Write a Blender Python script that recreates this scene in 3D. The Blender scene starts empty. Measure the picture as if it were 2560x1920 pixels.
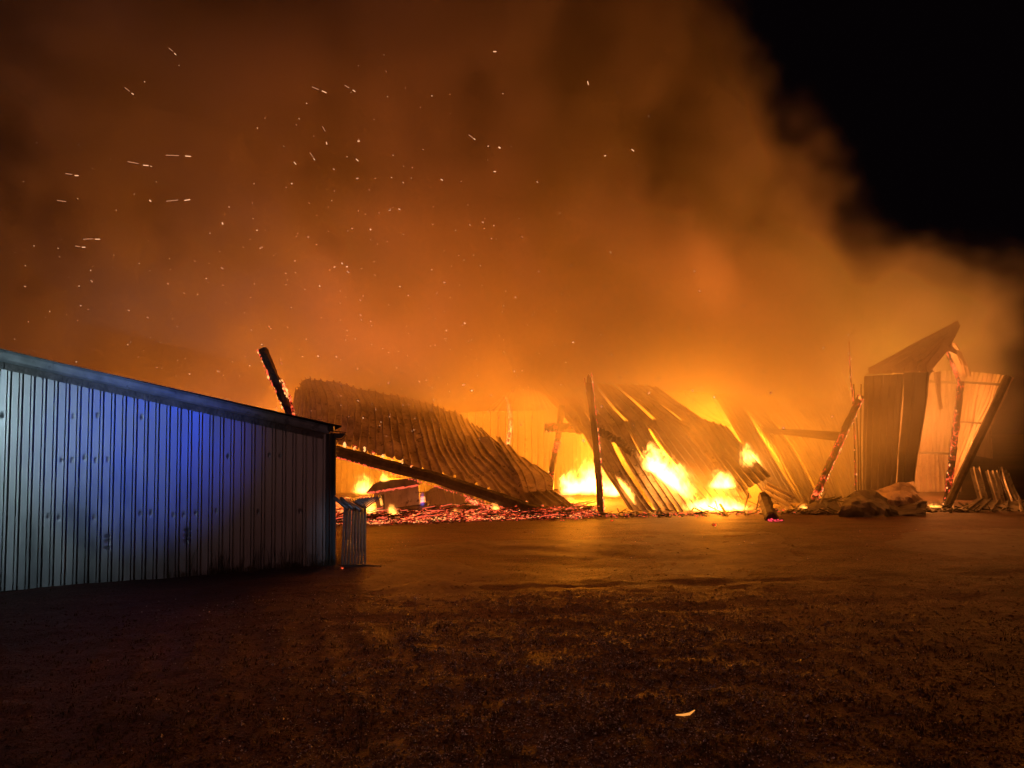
import bpy, math, random
import numpy as np
from mathutils import Matrix, Vector, noise as mnoise

rnd = random.Random(7)
sc = bpy.context.scene
COL = sc.collection

# ------------------------------------------------------------------ camera
FPX = 1923.0                      # focal length in pixels of the 2560 px photograph
CAM = Vector((0, 0, 2.1))
ROT = Matrix.Rotation(math.radians(94.0), 3, 'X') @ Matrix.Rotation(math.radians(-0.76), 3, 'Z')
cd = bpy.data.cameras.new('camera'); cam = bpy.data.objects.new('camera', cd); COL.objects.link(cam)
cd.sensor_fit = 'HORIZONTAL'; cd.sensor_width = 36; cd.lens = 36 * FPX / 2560
cd.clip_start = 0.05; cd.clip_end = 600
cam.matrix_world = Matrix.Translation(CAM) @ ROT.to_4x4()
sc.camera = cam

# ------------------------------------------------------------------ world, exposure, render
w = bpy.data.worlds.new('World'); sc.world = w; w.use_nodes = True
bgn = w.node_tree.nodes['Background']
bgn.inputs[0].default_value = (0.80, 0.42, 0.62, 1); bgn.inputs[1].default_value = 0.0016
sc.view_settings.view_transform = 'Standard'; sc.view_settings.look = 'None'
sc.view_settings.gamma = 1; sc.view_settings.exposure = 0
sc.view_settings.use_curve_mapping = False
cy = sc.cycles
cy.use_denoising = True
try: cy.denoiser = 'OPENIMAGEDENOISE'
except Exception: pass
cy.max_bounces = 4; cy.diffuse_bounces = 2; cy.glossy_bounces = 2; cy.volume_bounces = 2
cy.transmission_bounces = 2; cy.transparent_max_bounces = 16
cy.sample_clamp_indirect = 3; cy.sample_clamp_direct = 0
cy.volume_step_rate = 1.0; cy.volume_max_steps = 256
cy.use_light_tree = False
cy.caustics_reflective = False; cy.caustics_refractive = False

# ------------------------------------------------------------------ pixel -> world helpers
def ray(px, py):
    return ROT @ Vector(((px - 1280) / FPX, -(py - 960) / FPX, -1))
def P(px, py, Y):                 # the point seen at that place of the photograph, Y metres ahead
    d = ray(px, py); return CAM + d * (Y / d.y)
def G(px, py, z=0.0):
    d = ray(px, py); return CAM + d * ((z - CAM.z) / d.z)

# ------------------------------------------------------------------ lamps: the fires, the emergency beacons and added fill
def lamp(name, loc, power, color, radius=0.4, kind='POINT'):
    l = bpy.data.lights.new(name, kind); l.energy = power; l.color = color; l.shadow_soft_size = radius
    o = bpy.data.objects.new(name, l); o.location = loc; COL.objects.link(o); return o
def spot(name, loc, target, power, color, size, blend, radius=0.05):
    o = lamp(name, loc, power, color, radius, 'SPOT')
    o.data.spot_size = math.radians(size); o.data.spot_blend = blend
    o.rotation_euler = (Vector(target) - Vector(loc)).to_track_quat('-Z', 'Y').to_euler(); return o
FIRE = (1.0, 0.262, 0.008)
lamp('fire_or_fill_light', P(1455, 1185, 25.6), 2300, FIRE, 0.7)
lamp('fire_or_fill_light', P(1690, 1150, 24.2), 2300, FIRE, 0.6)
lamp('fire_or_fill_light', P(1850, 1120, 24.6), 1300, (1, .28, .012), 0.5)
lamp('fire_or_fill_light', P(960, 1190, 24.6), 1500, FIRE, 0.6)
lamp('fire_or_fill_light', P(1250, 930, 26), 500, (1, .22, .014), 1.2)
lamp('fire_or_fill_light', P(1800, 960, 25.5), 400, (1, .25, .012), 1.0)
lamp('fire_or_fill_light', P(1790, 1225, 21.3), 350, FIRE, 0.4)
lamp('fire_or_fill_light', P(620, 1010, 27.0), 1000, (1, .24, .016), 1.0)  # added fill with no flame of its own, brightens the low smoke at left
lamp('fire_or_fill_light', P(2200, 900, 26.5), 260, (1, .50, .02), 1.0)  # yellowish fill added to brighten the smoke above the right-hand ruin
lamp('smoke_glow_fill', (-3.0, 18.2, 5.5), 560, (1, .20, .025), 2.0)  # this and next two: fill added before the barn, standing in for smoke glow
lamp('smoke_glow_fill', (11.0, 18.2, 4.5), 300, (1, .30, .05), 1.2)
lamp('smoke_glow_fill', (5.5, 18.0, 6.0), 420, (1, .21, .025), 2.0)
lamp('beacon_or_fill_light', (-17, 6.0, 7.0), 300, (.80, .45, .52), 0.5)  # pinkish fill lamp added to tint the near smoke at left
lamp('fire_or_fill_light', P(2290, 1040, 24.6), 800, (1, .27, .05), 0.5)  # fill added inside the right-hand ruin to brighten its walls and smoke
spot('beacon_or_fill_light', (-10.0, 1.0, 3.0), P(-60, 990, 12.0), 1300, (.60, .80, .90), 40, 1.0, .10)
spot('beacon_or_fill_light', (-4.0, -1.0, 3.4), P(345, 1090, 12.4), 1500, (.03, .10, 1.0), 17, 1.0, .1)
spot('headlamp_or_fill_light', (3.5, 1.0, 2.6), P(620, 1230, 13), 75, (1.0, .40, .42), 34, 1.0, .06)  # warm-pink fill added to lift the right part of the shed wall
spot('headlamp_or_fill_light', (-1.5, -3.0, 2.6), (0.8, 9.0, 0), 210, (1.0, .38, .26), 64, 1.0, .06)  # light from near the camera, pushed red and stronger as added yard fill
spot('beacon_or_fill_light', (-3.5, 0.0, 3.2), P(880, 1330, 12.6), 520, (.45, .72, 1.0), 9, 1.0, .05)  # narrow bluish spot added to brighten the barrier stack

# ------------------------------------------------------------------ object helpers
def tag(o, label=None, cat=None, group=None, kind=None):
    if label: o['label'] = label
    if cat: o['category'] = cat
    if group: o['group'] = group
    if kind: o['kind'] = kind
    return o
def empty(name, loc=(0, 0, 0), label=None, cat=None, group=None):
    o = bpy.data.objects.new(name, None); COL.objects.link(o); o.location = loc
    o.empty_display_size = .2
    return tag(o, label, cat, group)
class MB:
    def __init__(s): s.v = []; s.f = []
    def add(s, vs, fs):
        b = len(s.v); s.v += [tuple(v) for v in vs]; s.f += [tuple(i + b for i in f) for f in fs]
    def box(s, c, sx, sy, sz, R=None):
        c = Vector(c); vs = []
        for x in (-.5, .5):
            for y in (-.5, .5):
                for z in (-.5, .5):
                    p = Vector((x * sx, y * sy, z * sz)); vs.append(c + (R @ p if R else p))
        s.add(vs, [(0, 1, 3, 2), (4, 6, 7, 5), (0, 4, 5, 1), (2, 3, 7, 6), (0, 2, 6, 4), (1, 5, 7, 3)])
    def bar(s, a, b, wd, ht, up=(0, 0, 1)):
        a = Vector(a); b = Vector(b); d = (b - a).normalized(); u = Vector(up)
        if abs(d.dot(u)) > .95: u = Vector((0, 1, 0))
        x = d.cross(u).normalized(); z = x.cross(d)
        vs = [p + x * (i * wd / 2) + z * (j * ht / 2) for p in (a, b) for i, j in ((-1, -1), (1, -1), (1, 1), (-1, 1))]
        s.add(vs, [(0, 3, 2, 1), (4, 5, 6, 7)] + [(k, (k + 1) % 4, 4 + (k + 1) % 4, 4 + k) for k in range(4)])
    def tube(s, pts, r, n=8, jit=0, seed=0):
        pts = [Vector(p) for p in pts]; r = r if isinstance(r, (list, tuple)) else [r] * len(pts)
        rr = random.Random(seed); vs = []; fs = []
        for i, p in enumerate(pts):
            d = (pts[min(i + 1, len(pts) - 1)] - pts[max(i - 1, 0)]).normalized()
            u = Vector((0, 1, 0)) if abs(d.y) < .9 else Vector((0, 0, 1))
            x = d.cross(u).normalized(); z = x.cross(d)
            for k in range(n):
                a = 2 * math.pi * k / n; q = r[i] * (1 + jit * rr.uniform(-1, 1))
                vs.append(p + x * math.cos(a) * q + z * math.sin(a) * q)
        for i in range(len(pts) - 1):
            for k in range(n):
                k2 = (k + 1) % n; fs.append((i * n + k, i * n + k2, (i + 1) * n + k2, (i + 1) * n + k))
        fs.append(tuple(range(n))[::-1]); fs.append(tuple((len(pts) - 1) * n + k for k in range(n)))
        s.add(vs, fs)
    def lump(s, c, r, seed=0, sq=(1, 1, 1)):
        rr = random.Random(seed); c = Vector(c)
        dirs = [(1,0,0),(-1,0,0),(0,1,0),(0,-1,0),(0,0,1),(0,0,-1)]
        vs = [c + Vector([d[i] * r * sq[i] * rr.uniform(.7, 1.3) for i in range(3)]) for d in dirs]
        s.add(vs, [(0,2,4),(2,1,4),(1,3,4),(3,0,4),(2,0,5),(1,2,5),(3,1,5),(0,3,5)])
    def build(s, name, mat, parent=None, smooth=False, origin=None):
        me = bpy.data.meshes.new(name)
        if origin is None: origin = parent.location if parent else (0, 0, 0)
        ov = Vector(origin)
        me.from_pydata([tuple(Vector(v) - ov) for v in s.v], [], s.f)
        me.materials.append(mat)
        if smooth: me.polygons.foreach_set('use_smooth', [True] * len(me.polygons))
        me.update()
        o = bpy.data.objects.new(name, me); COL.objects.link(o)
        if parent is not None: o.parent = parent
        else: o.location = ov
        return o

# ------------------------------------------------------------------ materials
def newmat(name):
    m = bpy.data.materials.new(name); m.use_nodes = True
    return m, m.node_tree.nodes, m.node_tree.links, m.node_tree.nodes['Principled BSDF']
def ramp(N, pts, interp='LINEAR'):
    r = N.new('ShaderNodeValToRGB'); e = r.color_ramp; e.interpolation = interp
    while len(e.elements) < len(pts): e.elements.new(.5)
    for el, (p, c) in zip(e.elements, pts):
        el.position = p; el.color = (*c, 1) if len(c) == 3 else c
    return r
def nz(N, L, scale, detail=4, rough=.5, vec=None, dist=0):
    n = N.new('ShaderNodeTexNoise'); n.inputs['Scale'].default_value = scale; n.inputs['Detail'].default_value = detail
    n.inputs['Roughness'].default_value = rough; n.inputs['Distortion'].default_value = dist
    if vec is not None: L.new(vec, n.inputs['Vector'])
    return n
def objco(N, L, sc3=(1, 1, 1), space='Object'):
    t = N.new('ShaderNodeTexCoord'); mp = N.new('ShaderNodeMapping'); mp.inputs['Scale'].default_value = sc3
    L.new(t.outputs[space], mp.inputs['Vector']); return mp.outputs[0]
def bump(N, L, b, h, strength=.3, dist=.02):
    bp = N.new('ShaderNodeBump'); bp.inputs['Strength'].default_value = strength; bp.inputs['Distance'].default_value = dist
    L.new(h, bp.inputs['Height']); L.new(bp.outputs[0], b.inputs['Normal']); return bp

def metal(name, c1, c2, rough=.45, metallic=.35, scale=1.2, streak=(3, 3, .4), spots=None):
    m, N, L, b = newmat(name)
    v = objco(N, L, streak); n = nz(N, L, scale, 6, .6, v)
    stops = [(.35, c1), (.68, c2)]
    r = ramp(N, stops); L.new(n.outputs[0], r.inputs[0])
    out = r.outputs[0]
    if spots:
        n2 = nz(N, L, 5, 5, .7, objco(N, L, (1, 1, 1))); r2 = ramp(N, [(.56, (0, 0, 0)), (.64, (1, 1, 1))])
        L.new(n2.outputs[0], r2.inputs[0]); mx = N.new('ShaderNodeMixRGB'); mx.inputs[2].default_value = (*spots, 1)
        L.new(r2.outputs[0], mx.inputs[0]); L.new(out, mx.inputs[1]); out = mx.outputs[0]
    L.new(out, b.inputs['Base Color'])
    b.inputs['Metallic'].default_value = metallic
    rr = ramp(N, [(.3, (rough - .1,) * 3), (.7, (rough + .15,) * 3)]); L.new(n.outputs[0], rr.inputs[0])
    L.new(rr.outputs[0], b.inputs['Roughness'])
    bump(N, L, b, n.outputs[0], .25, .015)
    return m
M_wall = metal('shed_metal', (.26, .29, .30), (.46, .49, .50), .38, .5, 1.6, (1.5, 1.5, .5))
M_trim = metal('trim_metal', (.30, .36, .38), (.50, .58, .60), .5, .2, 2.5, (2, 2, 1.2), spots=(.20, .24, .25))
M_roofm = metal('shed_roof_metal', (.05, .06, .07), (.10, .11, .12), .5, .3)
M_sheet = metal('scorched_metal', (.17, .13, .10), (.46, .40, .34), .5, .2, 1.3, (1.6, 1.6, .7), spots=(.10, .07, .05))
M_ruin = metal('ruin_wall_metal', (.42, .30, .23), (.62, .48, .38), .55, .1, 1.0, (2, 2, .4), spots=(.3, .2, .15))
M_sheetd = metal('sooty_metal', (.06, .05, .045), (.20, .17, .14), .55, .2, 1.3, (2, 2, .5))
M_back = metal('wall_metal', (.20, .17, .15), (.36, .32, .29), .55, .15, 1.0, (2, 2, .4), spots=(.24, .2, .17))
M_galv = metal('galvanised_tube', (.25, .27, .29), (.40, .43, .46), .35, .7, 6, (1, 1, 1))
M_steel = metal('burnt_steel', (.03, .025, .02), (.10, .07, .05), .6, .3, 6, (1, 1, 1))

def wood(name, c1, c2, ember=None, thr=.58, estr=2.0, scale=5.0, crack=.22):
    """charred timber; where ember is set, parts of its surface glow like hot coal"""
    m, N, L, b = newmat(name)
    v = objco(N, L, (1, 1, 1)); n = nz(N, L, 7, 6, .6, v)
    r = ramp(N, [(.3, c1), (.7, c2)]); L.new(n.outputs[0], r.inputs[0]); L.new(r.outputs[0], b.inputs['Base Color'])
    b.inputs['Roughness'].default_value = .85
    vo = N.new('ShaderNodeTexVoronoi'); vo.inputs['Scale'].default_value = 14; vo.feature = 'DISTANCE_TO_EDGE'
    L.new(v, vo.inputs['Vector'])
    bump(N, L, b, vo.outputs['Distance'], .8, .03)
    if ember:
        a = nz(N, L, scale, 5, .65, v); big = nz(N, L, scale * .22, 2, .5, v)
        ad = N.new('ShaderNodeMath'); ad.operation = 'ADD'; L.new(a.outputs[0], ad.inputs[0]); L.new(big.outputs[0], ad.inputs[1])
        hf = N.new('ShaderNodeMath'); hf.operation = 'MULTIPLY'; hf.inputs[1].default_value = .5; L.new(ad.outputs[0], hf.inputs[0])
        c = ramp(N, [(thr - .06, (0, 0, 0)), (thr - .02, (.22, .012, .003)), (thr + .03, (.9, .10, .03)), (thr + .09, (1, .36, .09))])
        L.new(hf.outputs[0], c.inputs[0])
        ck = ramp(N, [(.05, (1, 1, 1)), (crack, (.04, .02, .02))]); v2 = N.new('ShaderNodeTexVoronoi'); v2.feature = 'DISTANCE_TO_EDGE'; v2.inputs['Scale'].default_value = 11
        wv = nz(N, L, 6, 3, .6, v); wm = N.new('ShaderNodeMixRGB'); wm.inputs[0].default_value = .25; L.new(v, wm.inputs[1]); L.new(wv.outputs[1], wm.inputs[2]); L.new(wm.outputs[0], v2.inputs['Vector'])
        L.new(v2.outputs['Distance'], ck.inputs[0]); mm = N.new('ShaderNodeMixRGB'); mm.blend_type = 'MULTIPLY'; mm.inputs[0].default_value = 1
        L.new(c.outputs[0], mm.inputs[1]); L.new(ck.outputs[0], mm.inputs[2]); L.new(mm.outputs[0], b.inputs['Emission Color']); b.inputs['Emission Strength'].default_value = estr
    return m
M_char = wood('charred_wood', (.012, .009, .007), (.05, .035, .025))
M_charE = wood('charred_wood_glowing', (.012, .009, .007), (.06, .04, .03), True, .55, 2.0, 6)
M_charH = wood('burning_wood', (.02, .012, .01), (.08, .05, .04), True, .49, 2.2, 9, .34)
M_wood = wood('weathered_board', (.10, .11, .105), (.26, .27, .26))
M_bed = wood('ember_bed', (.02, .012, .01), (.10, .05, .03), True, .46, 1.7, 7, .45)

def emit(name, c, s):
    m, N, L, b = newmat(name); N.remove(b); e = N.new('ShaderNodeEmission'); e.inputs[0].default_value = (*c, 1); e.inputs[1].default_value = s
    L.new(e.outputs[0], N['Material Output'].inputs[0]); return m
M_spark = emit('spark_glow', (1, .50, .25), 1.2)
M_sparkd = emit('dim_spark_glow', (1, .42, .20), .6)
M_ember = emit('hot_ember', (1, .12, .05), 1.1)
M_emberY = emit('hot_yellow_ember', (1, .42, .12), 1.8)

# ------------------------------------------------------------------ ground
def ground_mat():
    m, N, L, b = newmat('yard_ground')
    v = objco(N, L, (1, 1, 1)); vs = objco(N, L, (.35, 1, 1))
    big = nz(N, L, .28, 6, .6, vs, .6); fine = nz(N, L, 26, 8, .85, v); mid = nz(N, L, 2.2, 5, .65, vs)
    r = ramp(N, [(.38, (.068, .024, .016)), (.50, (.098, .040, .028)), (.62, (.135, .064, .048))]); L.new(big.outputs[0], r.inputs[0])
    r2 = ramp(N, [(.36, (.25, .22, .20)), (.50, (.9, .85, .8)), (.64, (2.2, 2.1, 2.0))]); L.new(fine.outputs[0], r2.inputs[0])
    mu = N.new('ShaderNodeMixRGB'); mu.blend_type = 'MULTIPLY'; mu.inputs[0].default_value = 1
    L.new(r.outputs[0], mu.inputs[1]); L.new(r2.outputs[0], mu.inputs[2])
    r3 = ramp(N, [(.32, (.70, .68, .66)), (.60, (1.1, 1.1, 1.1))]); L.new(mid.outputs[0], r3.inputs[0])
    m3 = N.new('ShaderNodeMixRGB'); m3.blend_type = 'MULTIPLY'; m3.inputs[0].default_value = 1
    L.new(mu.outputs[0], m3.inputs[1]); L.new(r3.outputs[0], m3.inputs[2])
    L.new(m3.outputs[0], b.inputs['Base Color']); b.inputs['Roughness'].default_value = .66
    ad = N.new('ShaderNodeMath'); ad.operation = 'MULTIPLY_ADD'; ad.inputs[1].default_value = .35
    L.new(fine.outputs[0], ad.inputs[0]); L.new(mid.outputs[0], ad.inputs[2])
    bump(N, L, b, ad.outputs[0], 1.0, .10)
    return m
M_ground = ground_mat()
def gz(x, y):
    z = -0.17 * max(0, min(1, (-x - 2.5) / 5.5)) * max(0, min(1, (20 - y) / 8))
    k = max(0, min(1, (22 - y) / 6))
    z += k * (.035 * (mnoise.noise(Vector((x * .5, y * .5, 0)))) + .030 * mnoise.noise(Vector((x * 1.7, y * 1.7, 3))))
    if y < 11.5: z += .022 * mnoise.noise(Vector((x * 5, y * 5, 7)))
    rut = y - 9.4 - .10 * x; z -= .020 * math.exp(-(rut / .16) ** 2) * k; rut = y - 10.9 - .10 * x; z -= .020 * math.exp(-(rut / .16) ** 2) * k
    if -4.5 < x < -.8 and 6.5 < y < 10: z += .012 * math.sin((x * .96 + y * .3) * 14) * math.exp(-((y - 8.2) / 1.2) ** 2)
    return z
def make_ground():
    ys = list(np.concatenate([np.linspace(1.5, 12, 150), np.linspace(12.12, 24, 90), np.linspace(26, 60, 10), [90, 160, 300, 500]]))
    xs = list(np.concatenate([[-500, -200, -80, -40], np.linspace(-16, 18, 300), [40, 80, 200, 500]]))
    vs = [(x, y, gz(x, y)) for y in [-300, -60] + ys for x in xs]
    n = len(xs); fs = [(j * n + i, j * n + i + 1, (j + 1) * n + i + 1, (j + 1) * n + i) for j in range(len(ys) + 1) for i in range(n - 1)]
    b = MB(); b.v = vs; b.f = fs
    tag(b.build('ground', M_ground, smooth=True), kind='structure')
make_ground()

# pale worn slabs of the yard, and one lens-flare ghost painted as a slab: thin sheets a few millimetres proud of the dirt, with ragged rims
m, N, L, b = newmat('worn_concrete_or_flare')
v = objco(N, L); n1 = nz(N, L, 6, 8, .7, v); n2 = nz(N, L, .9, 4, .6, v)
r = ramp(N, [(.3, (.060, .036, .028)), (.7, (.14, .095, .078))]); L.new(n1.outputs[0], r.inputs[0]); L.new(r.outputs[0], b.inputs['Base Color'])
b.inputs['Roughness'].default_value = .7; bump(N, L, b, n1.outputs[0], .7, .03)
tr = N.new('ShaderNodeBsdfTransparent'); mx = N.new('ShaderNodeMixShader')
M_conc_flare = m
def patch(pts, name='concrete_or_flare_patch'):
    pts = [G(*p) for p in pts]; c = sum(pts, Vector()) / len(pts); ring = []
    for i in range(len(pts)):
        a, bb = pts[i], pts[(i + 1) % len(pts)]
        for k in range(14):
            q = a.lerp(bb, k / 14); s = 1 + .16 * mnoise.noise(q * 1.1) + .10 * mnoise.noise(q * 3.1) + .05 * mnoise.noise(q * 9)
            ring.append(c + (q - c) * s)
    vs = []; R = 9
    for j in range(R + 1):
        for q in ring:
            t = c.lerp(q, j / R); vs.append((t.x, t.y, gz(t.x, t.y) + (.006 * (1 - j / R) ** .5 + .0 if j < R else -.01)))
    n = len(ring); fs = [(j * n + i, (j + 1) * n + i, (j + 1) * n + (i + 1) % n, j * n + (i + 1) % n) for j in range(R) for i in range(n)]
    b = MB(); b.v = vs; b.f = fs; tag(b.build(name, M_conc_flare, smooth=True), kind='structure')
patch([(915, 1420), (1010, 1395), (1150, 1400), (1290, 1440), (1180, 1510), (980, 1515), (900, 1470)])
patch([(985, 1372), (1180, 1352), (1560, 1345), (1620, 1370), (1500, 1400), (1120, 1385)])
patch([(1600, 1330), (1960, 1330), (2010, 1400), (1830, 1455), (1640, 1450)])  # pale lens-flare ghost, painted onto the ground as a slab
patch([(2240, 1330), (2600, 1315), (2700, 1385), (2400, 1400), (2200, 1370)])

# gravel and low growth
def gravel():
    r = np.random.default_rng(3); V = []; F = []; k = 0
    base = np.array([(1,0,0),(-.5,.87,0),(-.5,-.87,0),(0,0,.8)], float)
    for _ in range(42000):
        px = r.normal(1480, 430); py = 1480 + abs(r.normal(0, 1)) * 210 if r.random() < .75 else r.uniform(1500, 1915)
        if py > 1930 or px < 250 or px > 2500: continue
        g = G(px, py)
        if mnoise.noise(Vector((g.x * 2.4, g.y * 2.4, 9))) < r.uniform(-.9, .35): continue
        s = r.uniform(.005, .013) * (1.0 if r.random() < .93 else 1.9)
        a = r.uniform(0, 6.28); ca, sa = math.cos(a), math.sin(a); t = r.uniform(.6, 1.3, (4, 1))
        q = base * t * s; q = np.stack([q[:, 0] * ca - q[:, 1] * sa, q[:, 0] * sa + q[:, 1] * ca, q[:, 2]], 1)
        z = gz(g.x, g.y) + .001
        V.extend((q + (g.x, g.y, z)).tolist()); F.extend([(k, k + 1, k + 3), (k + 1, k + 2, k + 3), (k + 2, k, k + 3)]); k += 4
    m, N, L, b = newmat('gravel_stone'); oi = nz(N, L, 60, 1, .5, objco(N, L))
    rr = ramp(N, [(.40, (.16, .12, .10)), (.58, (.40, .32, .28)), (.66, (.95, .85, .76))]); L.new(oi.outputs[0], rr.inputs[0]); L.new(rr.outputs[0], b.inputs['Base Color'])
    b.inputs['Roughness'].default_value = .35
    mb = MB(); mb.v = V; mb.f = F
    tag(mb.build('gravel', m), 'pale loose gravel strewn over the dark yard', 'gravel', kind='stuff')
gravel()
def clods():
    r = np.random.default_rng(8); V = []; F = []; k = 0
    base = np.array([(1,0,0),(0,1,0),(-1,0,0),(0,-1,0),(0,0,.45)], float)
    for _ in range(84000):
        py = 1300 + 620 * r.random() ** 1.15; px = r.uniform(-120, 2680)
        if (py < 1420 and px < 900) or (py < 1560 and r.random() > ((py - 1290) / 270) ** 2 + .05): continue
        g = G(px, py); s = r.uniform(.004, .012) * (.6 + .4 * r.random() ** 3 * 4) * (1 + (g.y / 20)) * .8; t = r.uniform(.5, 1.3, (5, 1)); a = r.uniform(0, 6.28); ca, sa = math.cos(a), math.sin(a)
        q = base * t * s; q = np.stack([q[:, 0] * ca - q[:, 1] * sa, q[:, 0] * sa + q[:, 1] * ca, q[:, 2]], 1); z = gz(g.x, g.y) + .001
        V.extend((q + (g.x, g.y, z)).tolist()); F.extend([(k, k + 1, k + 4), (k + 1, k + 2, k + 4), (k + 2, k + 3, k + 4), (k + 3, k, k + 4)]); k += 5
    mb = MB(); mb.v = V; mb.f = F
    tag(mb.build('dirt_clods', M_ground), 'gritty crumbs of earth covering the yard', 'dirt', kind='stuff')
clods()
def growth():
    r = random.Random(5); mb = MB()
    def tuft(x, y, n, h, spread):
        z = gz(x, y)
        for _ in range(n):
            a = r.uniform(0, 6.28); d = r.uniform(0, spread); bx, by = x + math.cos(a) * d, y + math.sin(a) * d
            hh = h * r.uniform(.5, 1.2); l = r.uniform(.2, .9) * hh; a2 = r.uniform(0, 6.28); wv = r.uniform(.003, .006)
            tx, ty = bx + math.cos(a2) * l, by + math.sin(a2) * l; px_, py_ = -math.sin(a2) * wv, math.cos(a2) * wv
            mb.add([(bx - px_, by - py_, z - .005), (bx + px_, by + py_, z - .005), ((bx + tx) / 2 + px_ * .7, (by + ty) / 2 + py_ * .7, z + hh * .65),
                    ((bx + tx) / 2 - px_ * .7, (by + ty) / 2 - py_ * .7, z + hh * .65), (tx, ty, z + hh)], [(0, 1, 2, 3), (3, 2, 4)])
    for _ in range(5200):
        px = r.uniform(0, 2560); py = 1450 + 470 * r.random() ** .8; g = G(px, py)
        dn = mnoise.noise(Vector((g.x * 2.2, g.y * 2.2, 2)))
        yard = px > 900 and py < 1500 + 90 * r.random()
        if yard or dn < r.uniform(-.2, .5): continue
        tuft(g.x, g.y, 5, r.uniform(.012, .035), r.uniform(.04, .10))
    m, N, L, b = newmat('low_grass'); n = nz(N, L, 3, 3, .5, objco(N, L))
    rr = ramp(N, [(.3, (.05, .035, .014)), (.7, (.14, .10, .04))]); L.new(n.outputs[0], rr.inputs[0]); L.new(rr.outputs[0], b.inputs['Base Color'])
    b.inputs['Roughness'].default_value = .7
    tag(mb.build('grass', m), 'sparse low grass and weeds across the dark yard', 'grass', kind='stuff')
    mb2 = MB(); mb = mb2
    for _ in range(430):
        t = r.random() ** 1.3; px = -60 + 900 * t
        a = P(px, 1460 - .062 * px, 12.25 + px / 830 * .95)
        x, y = a.x, a.y - r.uniform(.03, .12)
        n_, h_ = (5, r.uniform(.06, .16)) if r.random() < .85 else (6, r.uniform(.25, .55))
        zz = gz(x, y)
        for _k in range(n_):
            a_ = r.uniform(0, 6.28); hh = h_ * r.uniform(.6, 1.1); l = hh * r.uniform(.05, .45)
            bx, by = x + r.uniform(-.05, .05), y + r.uniform(-.02, .02); tx, ty = bx + math.cos(a_) * l, by + math.sin(a_) * l * .5; wv = .0025
            mb.add([(bx - wv, by, zz - .01), (bx + wv, by, zz - .01), ((bx * .6 + tx * .4) + wv, by, zz + hh * .6), ((bx * .6 + tx * .4) - wv, by, zz + hh * .6), (tx, ty, zz + hh)], [(0, 1, 2, 3), (3, 2, 4)])
    tag(mb2.build('weeds', m), 'thin dry weeds growing along the foot of the metal shed', 'weeds', kind='stuff')
growth()

# ------------------------------------------------------------------ corrugated sheets
def lerp_row(row, u):
    n = len(row) - 1; t = min(max(u, 0), 1) * n; i = min(int(t), n - 1); f = t - i
    p0 = row[max(i - 1, 0)]; p1 = row[i]; p2 = row[i + 1]; p3 = row[min(i + 2, n)]
    return .5 * ((2 * p1) + (p2 - p0) * f + (2 * p0 - 5 * p1 + 4 * p2 - p3) * f * f + (3 * p1 - p0 - 3 * p2 + p3) * f ** 3)
def surf(rows, u, v):
    return lerp_row([lerp_row(r_, u) for r_ in rows], v)
PROF = [(0, 0), (.72, 0), (.80, 1), (.90, 1), (.98, 0)]      # trapezoid rib
def corrugated(name, rows, ribs, mat, parent, amp=.03, nv=10, u0=0, u1=1, v0=0, v1=1, wob=.02, seed=0, ragged=0, thick=.004, lift=0):
    """a ribbed metal sheet following rows of points; ribs run from the first row to the last"""
    rr = random.Random(seed); us = []
    for k in range(ribs):
        for a, h in PROF: us.append(((k + a) / ribs, h))
    us.append((1, 0)); vs = []; nu = len(us)
    bite = [rr.uniform(0, ragged) for _ in range(ribs + 1)]
    for j in range(nv + 1):
        for i, (a, h) in enumerate(us):
            u = u0 + (u1 - u0) * a; e = bite[min(int(a * ribs), ribs)] if ragged else 0
            v = v0 + (v1 - v0 - e) * j / nv; d = .002
            p = surf(rows, u, v); du = surf(rows, u + d, v) - surf(rows, u - d, v); dv = surf(rows, u, min(v + d, 1)) - surf(rows, u, max(v - d, 0))
            nrm = du.cross(dv)
            nrm = nrm.normalized() if nrm.length > 1e-9 else Vector((0, -1, 0))
            if nrm.y > 0: nrm = -nrm
            vs.append(p + nrm * (amp * h + lift + wob * (mnoise.noise(p * .9 + Vector((seed * 3.1, 0, 0))) + .55 * abs(mnoise.noise(p * 2.3 + Vector((0, seed, 0)))) + .2 * mnoise.noise(p * 6))))
    mb = MB(); mb.v = [tuple(q) for q in vs]
    mb.f = [(j * nu + i, j * nu + i + 1, (j + 1) * nu + i + 1, (j + 1) * nu + i) for j in range(nv) for i in range(nu - 1)]
    o = mb.build(name, mat, parent)
    if thick:
        s = o.modifiers.new('gauge', 'SOLIDIFY'); s.thickness = thick
    return o
def R_(pts): return [P(*p) for p in pts]
def sheet_thing(name, label, cat, rows, ribs, mat, panels=1, group=None, gap=.0, part='sheet_panel', **kw):
    rows = [R_(r_) if not isinstance(r_[0], Vector) else r_ for r_ in rows]
    base = rows[-1][len(rows[-1]) // 2]
    root = empty(name, base, label, cat, group)
    for k in range(panels):
        n = max(1, ribs // panels)
        corrugated(part, rows, n, mat, root, u0=(k + gap) / panels, u1=(k + 1 - gap) / panels + (.004 if gap == 0 else 0), seed=kw.get('seed', 0) + k, lift=.006 * (k % 2),
                   **{a: b_ for a, b_ in kw.items() if a != 'seed'})
    return root

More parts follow.
